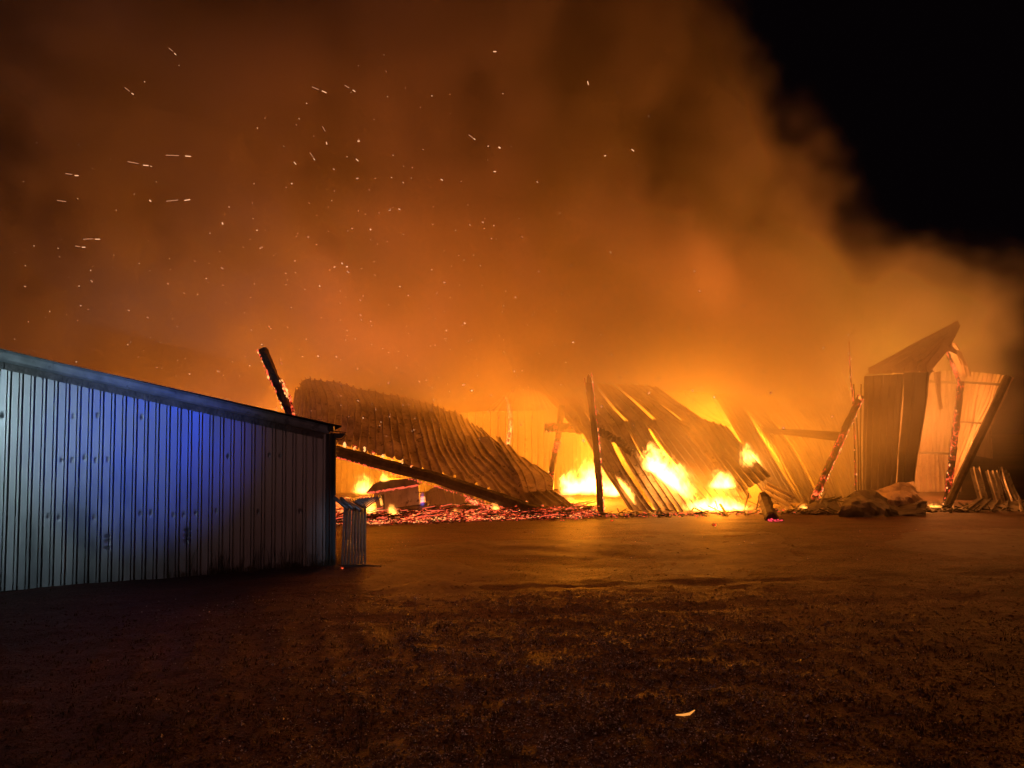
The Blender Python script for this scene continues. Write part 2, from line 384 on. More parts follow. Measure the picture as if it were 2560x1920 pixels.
# ------------------------------------------------------------------ the metal shed on the left
def shed():
    A = P(-420, 1492, 11.47); B = P(838, 1410, 13.3)      # foot of the wall, left end and corner
    dirw = Vector((B.x - A.x, B.y - A.y, 0)); Lw = dirw.length; dirw.normalize(); back = Vector((-dirw.y, dirw.x, 0))
    root = empty('metal_shed', (B.x, B.y, 0), 'long ribbed metal shed with sloping roof lit blue by beacons', 'shed')
    def at(px, py, off=0):    # pixel to a point on the plane of the wall
        d = ray(px, py); n = -back; p0 = A + n * off; t = (p0 - CAM).dot(n) / d.dot(n); return CAM + d * t
    zb0, zb1 = at(0, 1468).z, at(835, 1412).z
    sL, sR = at(0, 901), at(825, 1083)                   # underside of trim
    def s_of(p): return (p - A).dot(dirw)
    def zroof(s): return sL.z + (sR.z - sL.z) * (s - s_of(sL)) / (s_of(sR) - s_of(sL))
    def zbase(s): return zb0 + (zb1 - zb0) * (s - s_of(at(0, 1468))) / (s_of(at(835, 1412)) - s_of(at(0, 1468))) - .06
    # wall panels of six ribs each, with dented screw rows
    rib = .166; k = 0; s = Lw - .14
    prof = [(0, 0), (.56, 0), (.61, 1), (.66, 1), (.66, 1), (.90, 1), (.95, 0)]
    prof = [(0, 1), (.07, 1), (.14, 1), (.21, 1), (.28, 1), (.35, 1), (.42, 1), (.49, 1), (.545, 1), (.56, 0), (.63, 0), (.645, 1), (.74, 1), (.83, 1), (.845, 0), (.985, 0)]
    rr = random.Random(4); dents = []
    e = s
    while e > .2:
        n = 6; st = e - n * rib; cols = []
        for q in range(n):
            for a, h in prof: cols.append((st + (q + a) * rib, h))
        cols.append((e, 0)); st0 = max(st, 0)
        zt = [zroof(c[0]) + .02 for c in cols]; NV = 90; vs = []
        for q in range(n):
            for zr in (at(0, 1150).z, at(0, 1042).z, at(0, 1300).z):
                if rr.random() < .26: dents.append((st + (q + .3) * rib + rr.uniform(-.01, .01), zr + rr.uniform(-.03, .03), rr.uniform(.012, .022)))
        for j in range(NV + 1):
            for (c, h), z1 in zip(cols, zt):
                z0 = zbase(c); z = z0 + (z1 - z0) * j / NV
                off = -.07 * (1 - h) + .003 * mnoise.noise(Vector((c * 3, z * 1.3, 0))) + .002 * (k % 2)
                off += .006 * mnoise.noise(Vector((c * .9, z * .6, 5)))
                for dx, dz, da in dents:
                    if abs(c - dx) < .1 and abs(z - dz) < .16: off -= da * math.exp(-((c - dx) / .016) ** 2 - ((z - dz) / .030) ** 2)
                for bx_, bz_ in ((at(270, 1350), 0), (at(468, 1335), 0)):
                    for q_ in range(3):
                        zz = bx_.z - q_ * .09 + .06; off -= .035 * math.exp(-((c - s_of(bx_)) / .035) ** 2 - ((z - zz) / .022) ** 2)
                p = A + dirw * c - back * off * -1 * 1; p = A + dirw * c + back * (-off); p.z = z
                vs.append(p)
        nu = len(cols); mb = MB(); mb.v = [tuple(v) for v in vs]
        mb.f = [(j * nu + i, j * nu + i + 1, (j + 1) * nu + i + 1, (j + 1) * nu + i) for j in range(NV) for i in range(nu - 1)]
        mb.build('wall_panel', M_wall, root); e = st; k += 1
    # dark sill strip under the sheets
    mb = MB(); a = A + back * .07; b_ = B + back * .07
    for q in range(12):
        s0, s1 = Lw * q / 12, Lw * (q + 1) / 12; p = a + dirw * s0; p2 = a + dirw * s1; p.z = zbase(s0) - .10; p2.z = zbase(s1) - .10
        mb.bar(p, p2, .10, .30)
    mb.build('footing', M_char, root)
    # gable board, metal verge trim, corner trim
    def strip(pxs, off, th, mat, nm, sub=10):
        (l0, t0), (r0, t1), (r1, b1), (l1, b0) = pxs; mb = MB(); f = []
        q = [at(*p, off) for p in pxs]; q2 = [v + back * th for v in q]
        mb.add(q + q2, [(0, 3, 2, 1), (4, 5, 6, 7), (0, 1, 5, 4), (1, 2, 6, 5), (2, 3, 7, 6), (3, 0, 4, 7)])
        return mb.build(nm, mat, root)
    lx = lambda x, y0, y1, x0=0, x1=1: None
    def ln(x, ya, yb): return ya + (yb - ya) * x / 820
    strip([(12, ln(12, 901, 1084)), (812, ln(812, 901, 1084)), (806, ln(806, 922, 1101)), (12, ln(12, 922, 1101))], .05, .03, M_wood, 'gable_board')
    strip([(-500, ln(-500, 901, 1084)), (9, ln(9, 901, 1084)), (9, ln(9, 922, 1101)), (-500, ln(-500, 922, 1101))], .05, .03, M_wood, 'gable_board')
    # the verge trim with a rounded drip edge
    mb = MB(); n = 60; prof2 = [(0, .10), (0, .02), (.25, -.012), (.55, -.02), (.8, -.03), (1.0, -.052), (1.04, -.03), (1.0, .0)]
    vs = []
    for i in range(n + 1):
        x = -500 + (822 + 500) * i / n; yt, yb = ln(x, 871, 1064), ln(x, 902, 1084)
        for t, o_ in prof2:
            wv = .004 * mnoise.noise(Vector((x * .03, t * 3, 1)))
            y = yt + (yb - yt) * t; p = at(x, y, .075 - o_ + wv); vs.append(p)
    m_ = len(prof2)
    mb.v = [tuple(v) for v in vs]; mb.f = [(i * m_ + j, i * m_ + j + 1, (i + 1) * m_ + j + 1, (i + 1) * m_ + j) for i in range(n) for j in range(m_ - 1)]
    mb.build('verge_trim', M_trim, root, smooth=False)
    # corner trim
    mb = MB()
    for c, wv, o_ in ((Lw - .13, .05, .012), (Lw - .075, .03, .03), (Lw - .035, .03, .018), (Lw - .008, .03, .034)):
        p = A + dirw * c - back * o_; p2 = p.copy(); p.z = zbase(c); p2.z = zroof(c) + .02; mb.bar(p, p2, wv, .02)
    mb.build('corner_trim', M_roofm, root)
    # right end wall, roof, gutter
    mb = MB()
    z0, z1 = zbase(Lw), zroof(Lw); nR = 30
    vs = []
    for i in range(nR * 2 + 1):
        p = B + back * (i * .09) + dirw * (0 if (i // 2) % 2 else -.03); vs += [(p.x, p.y, z0), (p.x, p.y, z1 + .03)]
    mb.v = vs; mb.f = [(2 * i, 2 * i + 1, 2 * i + 3, 2 * i + 2) for i in range(nR * 2)]
    mb.build('end_wall', M_roofm, root)
    p0 = A.copy(); p0.z = zroof(0) + .17; p1 = B + dirw * .10; p1.z = zroof(Lw + .1) + .165
    rows = [[p0 + back * (-.08 + 5.6 * t) for t in (0, .33, .66, 1)], [p1 + back * (-.08 + 5.6 * t) for t in (0, .33, .66, 1)]]
    corrugated('roof_sheet', rows, 24, M_roofm, root, amp=.02, nv=4, wob=0)
    # backing so no light leaks through the roof edge
    mb = MB(); q = [A - back * -.02, B - back * -.02, B + back * 5.4, A + back * 5.4]
    for v_, s_ in zip(q, (0, Lw, Lw, 0)): v_.z = zroof(s_) + .11
    q2 = [v_ + Vector((0, 0, .03)) for v_ in q]
    mb.add(q + q2, [(0, 3, 2, 1), (4, 5, 6, 7), (0, 1, 5, 4), (1, 2, 6, 5), (2, 3, 7, 6), (3, 0, 4, 7)]); mb.build('roof_deck', M_char, root)
    mb = MB(); q = [A + back * 5.4, B + back * 5.4]
    mb.add([(q[0].x, q[0].y, 0), (q[1].x, q[1].y, 0), (q[1].x, q[1].y, z1), (q[0].x, q[0].y, zroof(0))], [(0, 1, 2, 3)]); mb.build('rear_wall', M_roofm, root)
    # eaves gutter: half-round channel running away from the camera, seen on its end
    g0 = at(848, 1083, .06); mb = MB(); rad = .085; pts = []
    for L_ in (0, 5.6):
        for j in range(9):
            a_ = math.pi + math.pi * j / 8; pts.append(g0 + dirw * (math.cos(a_) * rad * 1.1) + Vector((0, 0, math.sin(a_) * rad)) + back * L_)
    mb.v = [tuple(v) for v in pts] ; mb.f = [(j, j + 1, 9 + j + 1, 9 + j) for j in range(8)] + [tuple(range(9))]
    gt = mb.build('gutter', M_roofm, root)
    s = gt.modifiers.new('gauge', 'SOLIDIFY'); s.thickness = .004
    mb = MB(); mb.tube([g0 + dirw * (math.cos(math.pi + math.pi * j / 8) * rad * 1.2) + Vector((0, 0, math.sin(math.pi + math.pi * j / 8) * rad * 1.25 - .01)) for j in range(9)], .006, 6)
    mb.bar(g0 - dirw * .2 + Vector((0, 0, .05)), g0 + dirw * .12 + Vector((0, 0, .01)), .03, .014)
    mb.build('gutter_bracket', M_roofm, root)
    mb = MB(); c = at(828, 1072, .05); mb.box(c, .10, .12, .10); mb.build('verge_end_cap', M_roofm, root)
    return root, dirw, back, B
SHED, DW, BK, CORNER = shed()

# ------------------------------------------------------------------ stacked crowd barriers by the shed corner
def barriers():
    x0 = CORNER + DW * .10 - BK * .42
    src = None
    words = ['against the shed wall', 'second from the shed wall', 'third from the shed wall', 'fourth from the shed wall',
             'fifth from the shed wall', 'third from the yard side', 'second from the yard side', 'outermost on the yard side']
    for k in range(8):
        if src is None:
            root = empty('crowd_barrier', (0, 0, 0)); Rn = .96; Ln = 2.1; t = .017
            def col(nm, fn):
                mb = MB(); fn(mb); return mb.build(nm, M_galv, root, smooth=False)
            col('frame', lambda m_: (m_.tube([(0, 0, .03), (0, 0, Rn * .5), (0, 0, Rn - .1), (0, .03, Rn - .03), (0, .1, Rn), (0, Ln - .1, Rn), (0, Ln, Rn - .1), (0, Ln, .03)], t, 8),
                                     m_.tube([(0, 0, .16), (0, Ln, .16)], t, 8)))
            for q in range(5):
                col('upright', lambda m_: m_.tube([(0, .12 + q * .12, .17), (0, .12 + q * .12, Rn - .02)], .008, 6))
            # feet: flat bars turned out at the bottom and hook plates at the top
            f_ = MB(); f_.bar((-.05, .02, .02), (.26, -.14, .008), .035, .012); f_.build('foot', M_steel, root)
            col('top_plate', lambda m_: m_.tube([(0.0, .01, Rn - .02), (.25, -.02, Rn + .17)], .013, 6))
            src = root; o = root
        else:
            o = src.copy(); COL.objects.link(o)
            for ch in [c for c in src.children]:
                c = ch.copy(); COL.objects.link(c); c.parent = o
        p = x0 + DW * (.052 * k) - BK * (.018 * k) + Vector((0, 0, 0)); p.z = gz(p.x, p.y)
        o.location = p; o.rotation_euler = (0, math.radians(2.2 - .25 * k), math.radians(12.2 + .25 * k))
        tag(o, 'steel crowd barrier stacked by the shed corner, ' + words[k], 'barrier', 'crowd barriers stacked by the shed corner')
    # three thick rounded rails lying across the stack
    for k, (a, b_, lb) in enumerate((((836, 1243), (870, 1272), 'thick dark steel rail across the barrier stack, next to the shed corner'),
                                     ((853, 1245), (884, 1272), 'thick dark steel rail across the middle of the barrier stack'),
                                     ((866, 1252), (903, 1276), 'thick dark steel rail across the barrier stack, reaching furthest into the yard'))):
        mb = MB(); mb.tube([P(a[0], a[1], 12.55), P(b_[0], b_[1], 12.4)], .034, 10)
        o = mb.build('steel_rail', M_galv, origin=P(a[0], a[1], 12.5), smooth=True); tag(o, lb, 'rail', 'thick rails on the barrier stack')
barriers()

# ------------------------------------------------------------------ timber
def timber(name, label, cat, pts, wpx, mat=None, group=None, rough=.18, embers=0, side=0, eseed=0, emat=None, ypx=None, flat=1.0, parent=None, tip=1.0):
    """charred pole or beam through pixel/depth points; wpx is its width in the photograph's pixels"""
    mat = mat or M_charE
    P3 = [P(*p) for p in pts]; Y = pts[0][2]; rad = wpx / FPX * Y / 2
    fine = []; rs = []; n = 26
    for i in range(n + 1):
        q = lerp_row(P3, i / n); fine.append(q); rs.append(rad * (1 if i > 2 else tip + (1 - tip) * i / 3))
    mb = MB(); mb.tube(fine, rs, 7, rough, eseed)
    base = min(P3, key=lambda v_: v_.z)
    root = empty(name, base, label, cat, group)
    mb.build('charred_shaft' if 'beam' not in name else 'charred_body', mat, root)
    if embers:
        rr = random.Random(eseed + 50); mb = MB(); mb2 = MB()
        for _ in range(embers):
            t = rr.random(); c = lerp_row(P3, t); d = (P3[-1] - P3[0]).normalized(); sd = d.cross(Vector((0, 1, 0))).normalized()
            sgn = side if side else rr.choice((-1, 1)); c = c + sd * sgn * rad * rr.uniform(.75, 1.1) + Vector((0, -rad * rr.uniform(0, .8), 0))
            (mb if rr.random() < .75 else mb2).lump(c, rr.uniform(.008, .028), rr.random(), (1, 1, 1.5))
        for b_, mm in ((mb, M_ember), (mb2, emat or M_emberY)):
            if b_.v: tag(b_.build('embers', mm, root), kind='stuff')
    return root

timber('charred_post', 'black charred post leaning above the shed roof with a glowing edge', 'post',
       [(656, 872, 17.2), (690, 950, 17.2), (727, 1035, 17.2), (760, 1115, 17.2), (816, 1334, 17.2)], 24, M_char, embers=130, side=-1, eseed=1)
timber('charred_splinter', 'narrow glowing splinter standing beside the leaning post above the shed roof', 'timber',
       [(703, 950, 17.0), (718, 985, 17.0), (733, 1030, 17.0), (790, 1336, 17.0)], 7, M_charH, embers=30, eseed=2)
timber('charred_post', 'thin burning post in front of the orange gable wall', 'post',
       [(1270, 990, 27.5), (1277, 1060, 27.5), (1270, 1120, 27.5), (1272, 1232, 27.5)], 11, M_charH, embers=60, eseed=3, side=-1)
timber('charred_post', 'charred post carrying the stub of a crossbeam, beside the brightest fire', 'post',
       [(1405, 1013, 24.3), (1395, 1090, 24.3), (1378, 1190, 24.3), (1368, 1262, 24.3)], 16, embers=20, eseed=4)
timber('charred_beam', 'short charred crossbeam on the post beside the brightest fire', 'beam',
       [(1362, 1070, 24.1), (1400, 1069, 24.1), (1450, 1072, 24.1)], 22, embers=14, eseed=5)
timber('charred_post', 'tall central post with a thin burning tip, in front of the flames', 'post',
       [(1471, 935, 21.2), (1478, 1000, 21.2), (1490, 1110, 21.2), (1497, 1200, 21.2), (1503, 1294, 21.2)], 17, M_char, embers=170, side=1, eseed=6, tip=.3)
mb = MB(); c = P(1502, 1290, 21.1); mb.box(c, .34, .34, .22); tag(mb.build('post_footing', M_steel, origin=c), 'square block at the foot of the tall central post', 'footing')
timber('burnt_batten', 'short burnt batten with sparks rising beside the tall central post', 'timber',
       [(1461, 945, 21.4), (1468, 985, 21.4), (1476, 1030, 21.4), (1484, 1100, 21.4)], 4, M_charE, embers=25, eseed=7)
timber('leaning_pole', 'charred pole leaning right with a glowing edge, in front of the bright smoke', 'pole',
       [(2152, 990, 21.6), (2110, 1080, 21.5), (2065, 1180, 21.4), (2022, 1276, 21.2)], 17, embers=110, side=1, eseed=8)
timber('burning_stick', 'very thin upright burning stick with a bright tip above the leaning pole', 'stick',
       [(2122, 853, 21.9), (2124, 900, 21.9), (2128, 960, 21.9), (2133, 1010, 21.9), (2140, 1232, 21.9)], 4, embers=70, eseed=9)
# beam under the left collapsed roof
timber('charred_beam', 'long sloping charred beam carrying the collapsed roof on the left', 'beam',
       [(838, 1128, 21.7), (1000, 1172, 21.6), (1100, 1199, 21.5), (1226, 1240, 21.4), (1320, 1272, 21.3), (1408, 1296, 21.2)], 30, M_char, rough=.08, embers=0, eseed=10)
def beam_embers():
    rr = random.Random(9); mb = MB(); L = [(842, 1143), (920, 1166), (998, 1190), (1100, 1219), (1226, 1260), (1330, 1290)]
    for _ in range(260):
        t = rr.random(); c = lerp_row([P(x, y, 21.35) for x, y in L], t) + Vector((0, 0, rr.uniform(-.02, .015))); mb.lump(c, rr.uniform(.008, .022), rr.random())
    o = mb.build('embers', M_ember, origin=P(1000, 1190, 21.35)); tag(o, 'line of embers along the lower edge of the long sloping beam', 'embers', kind='stuff')
    for k, (x, y) in enumerate(((861, 1112), (886, 1118), (910, 1124), (933, 1133), (957, 1141), (981, 1148), (1004, 1154), (1028, 1164))):
        mb = MB()
        for _ in range(7): mb.lump(P(x + rr.uniform(-3, 3), y + rr.uniform(-5, 4), 21.3), (.05 - .004 * k) * rr.uniform(.4, .9), rr.random())
        o = mb.build('burning_rafter_end', M_charH if k % 2 else M_emberY, origin=P(x, y, 21.3))
        order = ['at the shed end of the row', 'second from the shed', 'third from the shed', 'fourth from the shed', 'fifth from the shed', 'sixth from the shed', 'next to last down the beam', 'last and faintest down the beam'][k]
        tag(o, 'glowing rafter end above the long sloping beam, ' + order, 'rafter end', 'glowing rafter ends above the sloping beam')
beam_embers()

# ------------------------------------------------------------------ barn: rear wall, fallen roofs
sheet_thing('rear_barn_wall', 'orange-lit ribbed rear wall of the burning barn behind the flames', 'wall',
            [[(700, 1040, 31), (1000, 1035, 31), (1400, 1024, 31), (1560, 1020, 31)], [(700, 1236, 31), (1000, 1232, 31), (1400, 1222, 31), (1560, 1218, 31)]], 72, M_back, 9, amp=.035, nv=6, seed=3, part='wall_panel')
sheet_thing('gable_roof_slope', 'small ribbed gable roof slope lit orange above the rear wall', 'roof',
            [[(1262, 985, 27.5), (1313, 957, 27.2), (1360, 985, 27.4)], [(1216, 1026, 30.8), (1310, 1026, 30.8), (1402, 1022, 30.8)]], 14, M_back, 2, amp=.05, nv=5, seed=5)
sheet_thing('collapsed_roof', 'collapsed ribbed roof draped in a curve over the long sloping beam', 'roof',
            [[(742, 978, 24.6), (770, 950, 25), (850, 962, 25.3), (950, 982, 25.4), (1050, 1004, 25.4), (1130, 1032, 25.3), (1200, 1072, 25)],
             [(735, 985, 23.4), (785, 1010, 23.6), (872, 1020, 23.7), (965, 1050, 23.7), (1070, 1090, 23.6), (1175, 1135, 23.4), (1290, 1160, 23.2)],
             [(722, 1090, 22.0), (785, 1105, 22.0), (862, 1122, 22.0), (975, 1150, 21.9), (1110, 1190, 21.8), (1270, 1243, 21.6), (1452, 1292, 21.4)]],
            33, M_sheet, 11, amp=.085, nv=20, seed=11, ragged=.02, wob=.12)
sheet_thing('torn_roof_sheet', 'torn roof sheet with a toothed end at the right foot of the draped roof', 'roof sheet',
            [[(1236, 1085, 24), (1310, 1150, 23.6)], [(1290, 1180, 22.4), (1375, 1190, 22.4)], [(1312, 1232, 21.2), (1384, 1232, 21.2)]], 4, M_sheet, 1, amp=.05, nv=12, seed=14, ragged=.06, wob=.08)
sheet_thing('torn_roof_flap', 'bright orange torn flap lying on the draped roof', 'roof sheet',
            [[(1190, 1095, 23.0), (1225, 1090, 23.0)], [(1238, 1138, 22.4), (1250, 1140, 22.4)]], 1, M_back, 1, amp=.02, nv=4, seed=15)

CG = 'fallen roof sheets in the middle of the barn'
U = [('upper sheet next to the smoke, leftmost of the middle roof', [[(1330, 950, 25.6), (1405, 955, 25.4)], [(1400, 1030, 24.6), (1450, 1010, 24.5)], [(1442, 1085, 23.6), (1500, 1098, 23.5)]], 3),
     ('upper sheet just behind the tall central post', [[(1400, 952, 25.5), (1480, 958, 25.3)], [(1452, 1015, 24.6), (1525, 1015, 24.5)], [(1503, 1092, 23.7), (1590, 1085, 23.6)]], 4),
     ('upper sheet with a bright slit on its right edge, right of the central post', [[(1487, 958, 25.4), (1528, 962, 25.3)], [(1532, 1012, 24.5), (1582, 1006, 24.4)], [(1596, 1078, 23.7), (1652, 1070, 23.6)]], 3),
     ('upper sheet between two bright slits of the middle roof', [[(1534, 962, 25.4), (1580, 962, 25.3)], [(1594, 1008, 24.6), (1640, 1003, 24.5)], [(1656, 1062, 23.8), (1716, 1066, 23.7)]], 3),
     ('upper sheet right of the bright slits, under the pink flap', [[(1584, 962, 25.4), (1640, 968, 25.3)], [(1644, 1005, 24.6), (1702, 1012, 24.5)], [(1712, 1056, 23.8), (1790, 1075, 23.7)]], 3)]
for k, (lb, rows, ribs) in enumerate(U):
    sheet_thing('fallen_roof_sheet', 'ribbed ' + lb, 'roof sheet', rows, ribs, M_sheet, 1, CG, amp=.05, nv=14, seed=20 + k, wob=.06, ragged=.02)
Lw_ = [('lower sheet with toothed foot, left of the burning slit', [[(1440, 1050, 23.9), (1508, 1064, 23.8)], [(1505, 1170, 22.6), (1556, 1165, 22.6)], [(1576, 1275, 21.6), (1638, 1284, 21.5)]], 4, M_sheet),
       ('lower sheet right of the burning slit', [[(1512, 1060, 23.9), (1558, 1055, 23.8)], [(1572, 1165, 22.7), (1612, 1155, 22.7)], [(1642, 1284, 21.5), (1698, 1286, 21.5)]], 3, M_sheet),
       ('lower sheet with the big flame lapping over its right edge', [[(1558, 1055, 24.0), (1606, 1052, 23.9)], [(1614, 1152, 22.9), (1662, 1142, 22.9)], [(1700, 1286, 21.5), (1772, 1287, 21.4)]], 4, M_back),
       ('lower sheet right of the big flame, pointing at the white fire', [[(1608, 1050, 24.0), (1684, 1052, 23.9)], [(1676, 1146, 23.0), (1756, 1130, 23.0)], [(1775, 1270, 21.8), (1846, 1262, 21.7)]], 5, M_back),
       ('lower sheet above the white fire with two teeth', [[(1682, 1052, 24.1), (1740, 1052, 24.0)], [(1758, 1138, 23.1), (1812, 1136, 23.0)], [(1836, 1262, 21.8), (1882, 1248, 21.7)]], 4, M_sheet),
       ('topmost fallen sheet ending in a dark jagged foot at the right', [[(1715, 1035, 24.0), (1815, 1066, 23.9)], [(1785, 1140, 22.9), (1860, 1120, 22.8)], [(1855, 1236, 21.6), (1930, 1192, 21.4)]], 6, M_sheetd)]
for k, (lb, rows, ribs, mt) in enumerate(Lw_):
    sheet_thing('fallen_roof_sheet', 'ribbed ' + lb, 'roof sheet', rows, ribs, mt, 1, CG, amp=.05, nv=16, seed=30 + k, wob=.07, ragged=.02)
timber('charred_beam', 'dark broken beam slanting down across the middle roof sheets', 'beam',
       [(1496, 1078, 22.3), (1540, 1100, 22.2), (1582, 1134, 22.1)], 20, M_char, eseed=12, rough=.3)
sheet_thing('pink_roof_flap', 'smooth salmon-lit roof flap above the middle sheets', 'roof sheet',
            [[(1634, 972, 28), (1705, 981, 28), (1776, 984, 28)], [(1700, 1030, 27.5), (1760, 1040, 27.5), (1820, 1066, 27.5)]], 5, M_back, 1, amp=.02, nv=6, seed=41, wob=.1)
mb = MB()
for a, b_ in (((1640, 974), (1776, 984)), ((1712, 981), (1826, 1064)), ((1634, 972), (1826, 1066))): mb.tube([P(*a, 27.3), P(*b_, 27.2)], .04, 6)
tag(mb.build('bent_flashing', M_back, origin=P(1712, 981, 27.3)), 'bent metal flashing framing the salmon-lit roof flap', 'flashing')
sheet_thing('narrow_fallen_sheet', 'narrow striped sheet running down to the ground left of the leaning pole', 'roof sheet',
            [[(1782, 985, 25.2), (1842, 985, 25.0)], [(1850, 1100, 23.6), (1900, 1090, 23.5)], [(1925, 1262, 21.7), (2003, 1262, 21.6)]], 6, M_back, 1, amp=.04, nv=14, seed=43, wob=.05, ragged=.02)
for k, (rows, ribs, mt, lb) in enumerate((
        ([[(1842, 990, 25.0), (1878, 984, 25.0)], [(1930, 1120, 23.6), (1972, 1110, 23.6)], [(2004, 1262, 21.9), (2050, 1266, 21.9)]], 5, M_back, 'leftmost of the fan of lit sheets left of the leaning pole'),
        ([[(1880, 1000, 25.4), (1925, 985, 25.4)], [(1976, 1120, 24.0), (2026, 1105, 24.0)], [(2054, 1264, 22.3), (2104, 1266, 22.3)]], 5, M_sheet, 'middle one of the fan of lit sheets behind the leaning pole'),
        ([[(1935, 960, 25.8), (1985, 940, 25.8)], [(2038, 1100, 24.4), (2086, 1080, 24.4)], [(2108, 1264, 22.8), (2154, 1262, 22.8)]], 5, M_back, 'rightmost of the fan of lit sheets behind the leaning pole'),
        ([[(1765, 1068, 24.2), (1800, 1060, 24.2)], [(1850, 1160, 23.3), (1890, 1150, 23.3)], [(1930, 1262, 22.0), (1975, 1264, 22.0)]], 4, M_back, 'lit sheet lying half under the narrow striped one'))):
    sheet_thing('fallen_roof_sheet', 'ribbed ' + lb, 'roof sheet', rows, ribs, mt, 1, 'fan of fallen sheets left of the leaning pole', amp=.05, nv=12, seed=110 + k, wob=.10, ragged=.03)
sheet_thing('short_fallen_sheet', 'short ribbed sheet with a slot, at the foot of the jagged dark sheet', 'roof sheet',
            [[(1905, 1240, 21.35), (1920, 1205, 21.4)], [(1970, 1275, 20.9), (1990, 1240, 20.9)]], 4, M_sheet, 1, amp=.04, nv=5, seed=45, wob=.03, ragged=.04)
sheet_thing('great_fallen_roof', 'broad ribbed roof slope lying in bright smoke behind the leaning pole', 'roof',
            [[(1795, 985, 27.5), (1835, 930, 27.8), (1900, 890, 28), (1990, 862, 28), (2080, 860, 28)], [(1900, 1120, 25), (1960, 1080, 25), (2020, 1050, 25), (2080, 1030, 25), (2130, 1010, 25)], [(1995, 1258, 22.8), (2040, 1262, 22.8), (2090, 1266, 22.9), (2135, 1250, 23.2), (2156, 1180, 23.6)]],
            30, M_back, 5, amp=.05, nv=12, seed=47, wob=.08)
sheet_thing('bent_gutter_strip', 'three-ribbed bent strip sticking out level towards the leaning pole', 'metal strip',
            [[(1905, 1070, 23.2), (1905, 1082, 23.2)], [(2000, 1074, 22.6), (2000, 1092, 22.6)], [(2100, 1080, 22.0), (2092, 1102, 22.0)]], 3, M_back, 1, amp=.06, nv=10, seed=49, wob=.02)

# ------------------------------------------------------------------ the leaning corner of the barn, right
sheet_thing('leaning_wall', 'dark upright ribbed wall piece left of the lit slit, in the right-hand ruin', 'wall',
            [[(2159, 940, 21.7), (2257, 935, 21.5)], [(2158, 1080, 21.8), (2246, 1090, 21.6)], [(2156, 1236, 21.9), (2236, 1228, 21.7)]], 6, M_back, 2, amp=.10, nv=12, seed=51, wob=.12, ragged=.06, part='wall_panel')
sheet_thing('leaning_wall', 'dark upright wall piece right of the lit slit, in the right-hand ruin', 'wall',
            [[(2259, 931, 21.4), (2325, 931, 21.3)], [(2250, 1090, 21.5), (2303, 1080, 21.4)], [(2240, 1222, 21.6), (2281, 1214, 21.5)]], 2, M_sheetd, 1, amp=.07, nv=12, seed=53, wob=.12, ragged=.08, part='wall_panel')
sheet_thing('tilted_roof_piece', 'tilted ribbed roof piece rising to a point over the right-hand ruin', 'roof',
            [[(2160, 936, 22.6), (2322, 932, 21.2)], [(2403, 811, 22.8), (2378, 866, 21.6)]], 6, M_ruin, 1, amp=.22, nv=10, seed=55, wob=.03)
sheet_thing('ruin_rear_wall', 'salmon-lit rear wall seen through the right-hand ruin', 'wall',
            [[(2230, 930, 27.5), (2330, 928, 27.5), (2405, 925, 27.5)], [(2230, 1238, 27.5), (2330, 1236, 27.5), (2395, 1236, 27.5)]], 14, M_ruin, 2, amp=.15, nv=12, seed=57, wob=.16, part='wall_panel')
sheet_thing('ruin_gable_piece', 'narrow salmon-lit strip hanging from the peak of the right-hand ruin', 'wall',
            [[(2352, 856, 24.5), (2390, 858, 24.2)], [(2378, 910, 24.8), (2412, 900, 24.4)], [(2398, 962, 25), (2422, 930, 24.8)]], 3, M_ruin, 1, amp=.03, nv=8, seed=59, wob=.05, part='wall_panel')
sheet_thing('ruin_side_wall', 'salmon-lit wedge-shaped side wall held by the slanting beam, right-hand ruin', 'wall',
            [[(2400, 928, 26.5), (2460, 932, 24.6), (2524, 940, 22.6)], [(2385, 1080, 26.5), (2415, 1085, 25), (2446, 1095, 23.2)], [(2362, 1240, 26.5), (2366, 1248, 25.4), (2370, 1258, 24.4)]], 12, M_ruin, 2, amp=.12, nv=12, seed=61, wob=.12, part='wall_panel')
for k, (a, b_, wp, lb) in enumerate((((2322, 953, 26.4), (2402, 958, 26.4), 6, 'purlin across the top of the salmon-lit rear wall'), ((2300, 1132, 26.4), (2378, 1134, 26.4), 6, 'purlin halfway down the salmon-lit rear wall'),
                                     ((2405, 955, 24.9), (2512, 962, 22.5), 6, 'purlin near the top of the wedge-shaped side wall'), ((2396, 1054, 25.1), (2450, 1058, 23.3), 4, 'purlin halfway down the wedge-shaped side wall'))):
    timber('purlin', 'dark thin ' + lb, 'purlin', [a, tuple((x + y) / 2 for x, y in zip(a, b_)), b_], wp, M_char, 'purlins in the right-hand ruin', eseed=70 + k, rough=.1)
timber('charred_post', 'charred post with glowing purple-pink edge in the right-hand ruin', 'post',
       [(2402, 955, 22.6), (2392, 1050, 22.5), (2380, 1150, 22.3), (2366, 1268, 22.0)], 16, embers=70, side=-1, eseed=15)
timber('charred_rafter', 'glowing rafter from the peak down to the post in the right-hand ruin', 'rafter',
       [(2362, 858, 23), (2378, 905, 22.9), (2400, 958, 22.7)], 8, M_charH, embers=60, eseed=16)
timber('slanting_beam', 'long straight beam slanting to the ground at the right-hand ruin', 'beam',
       [(2520, 942, 21.7), (2470, 1050, 21.6), (2415, 1165, 21.5), (2366, 1272, 21.3)], 19, wood('scorched_timber', (.06, .045, .03), (.16, .12, .08)), rough=.05, eseed=17)
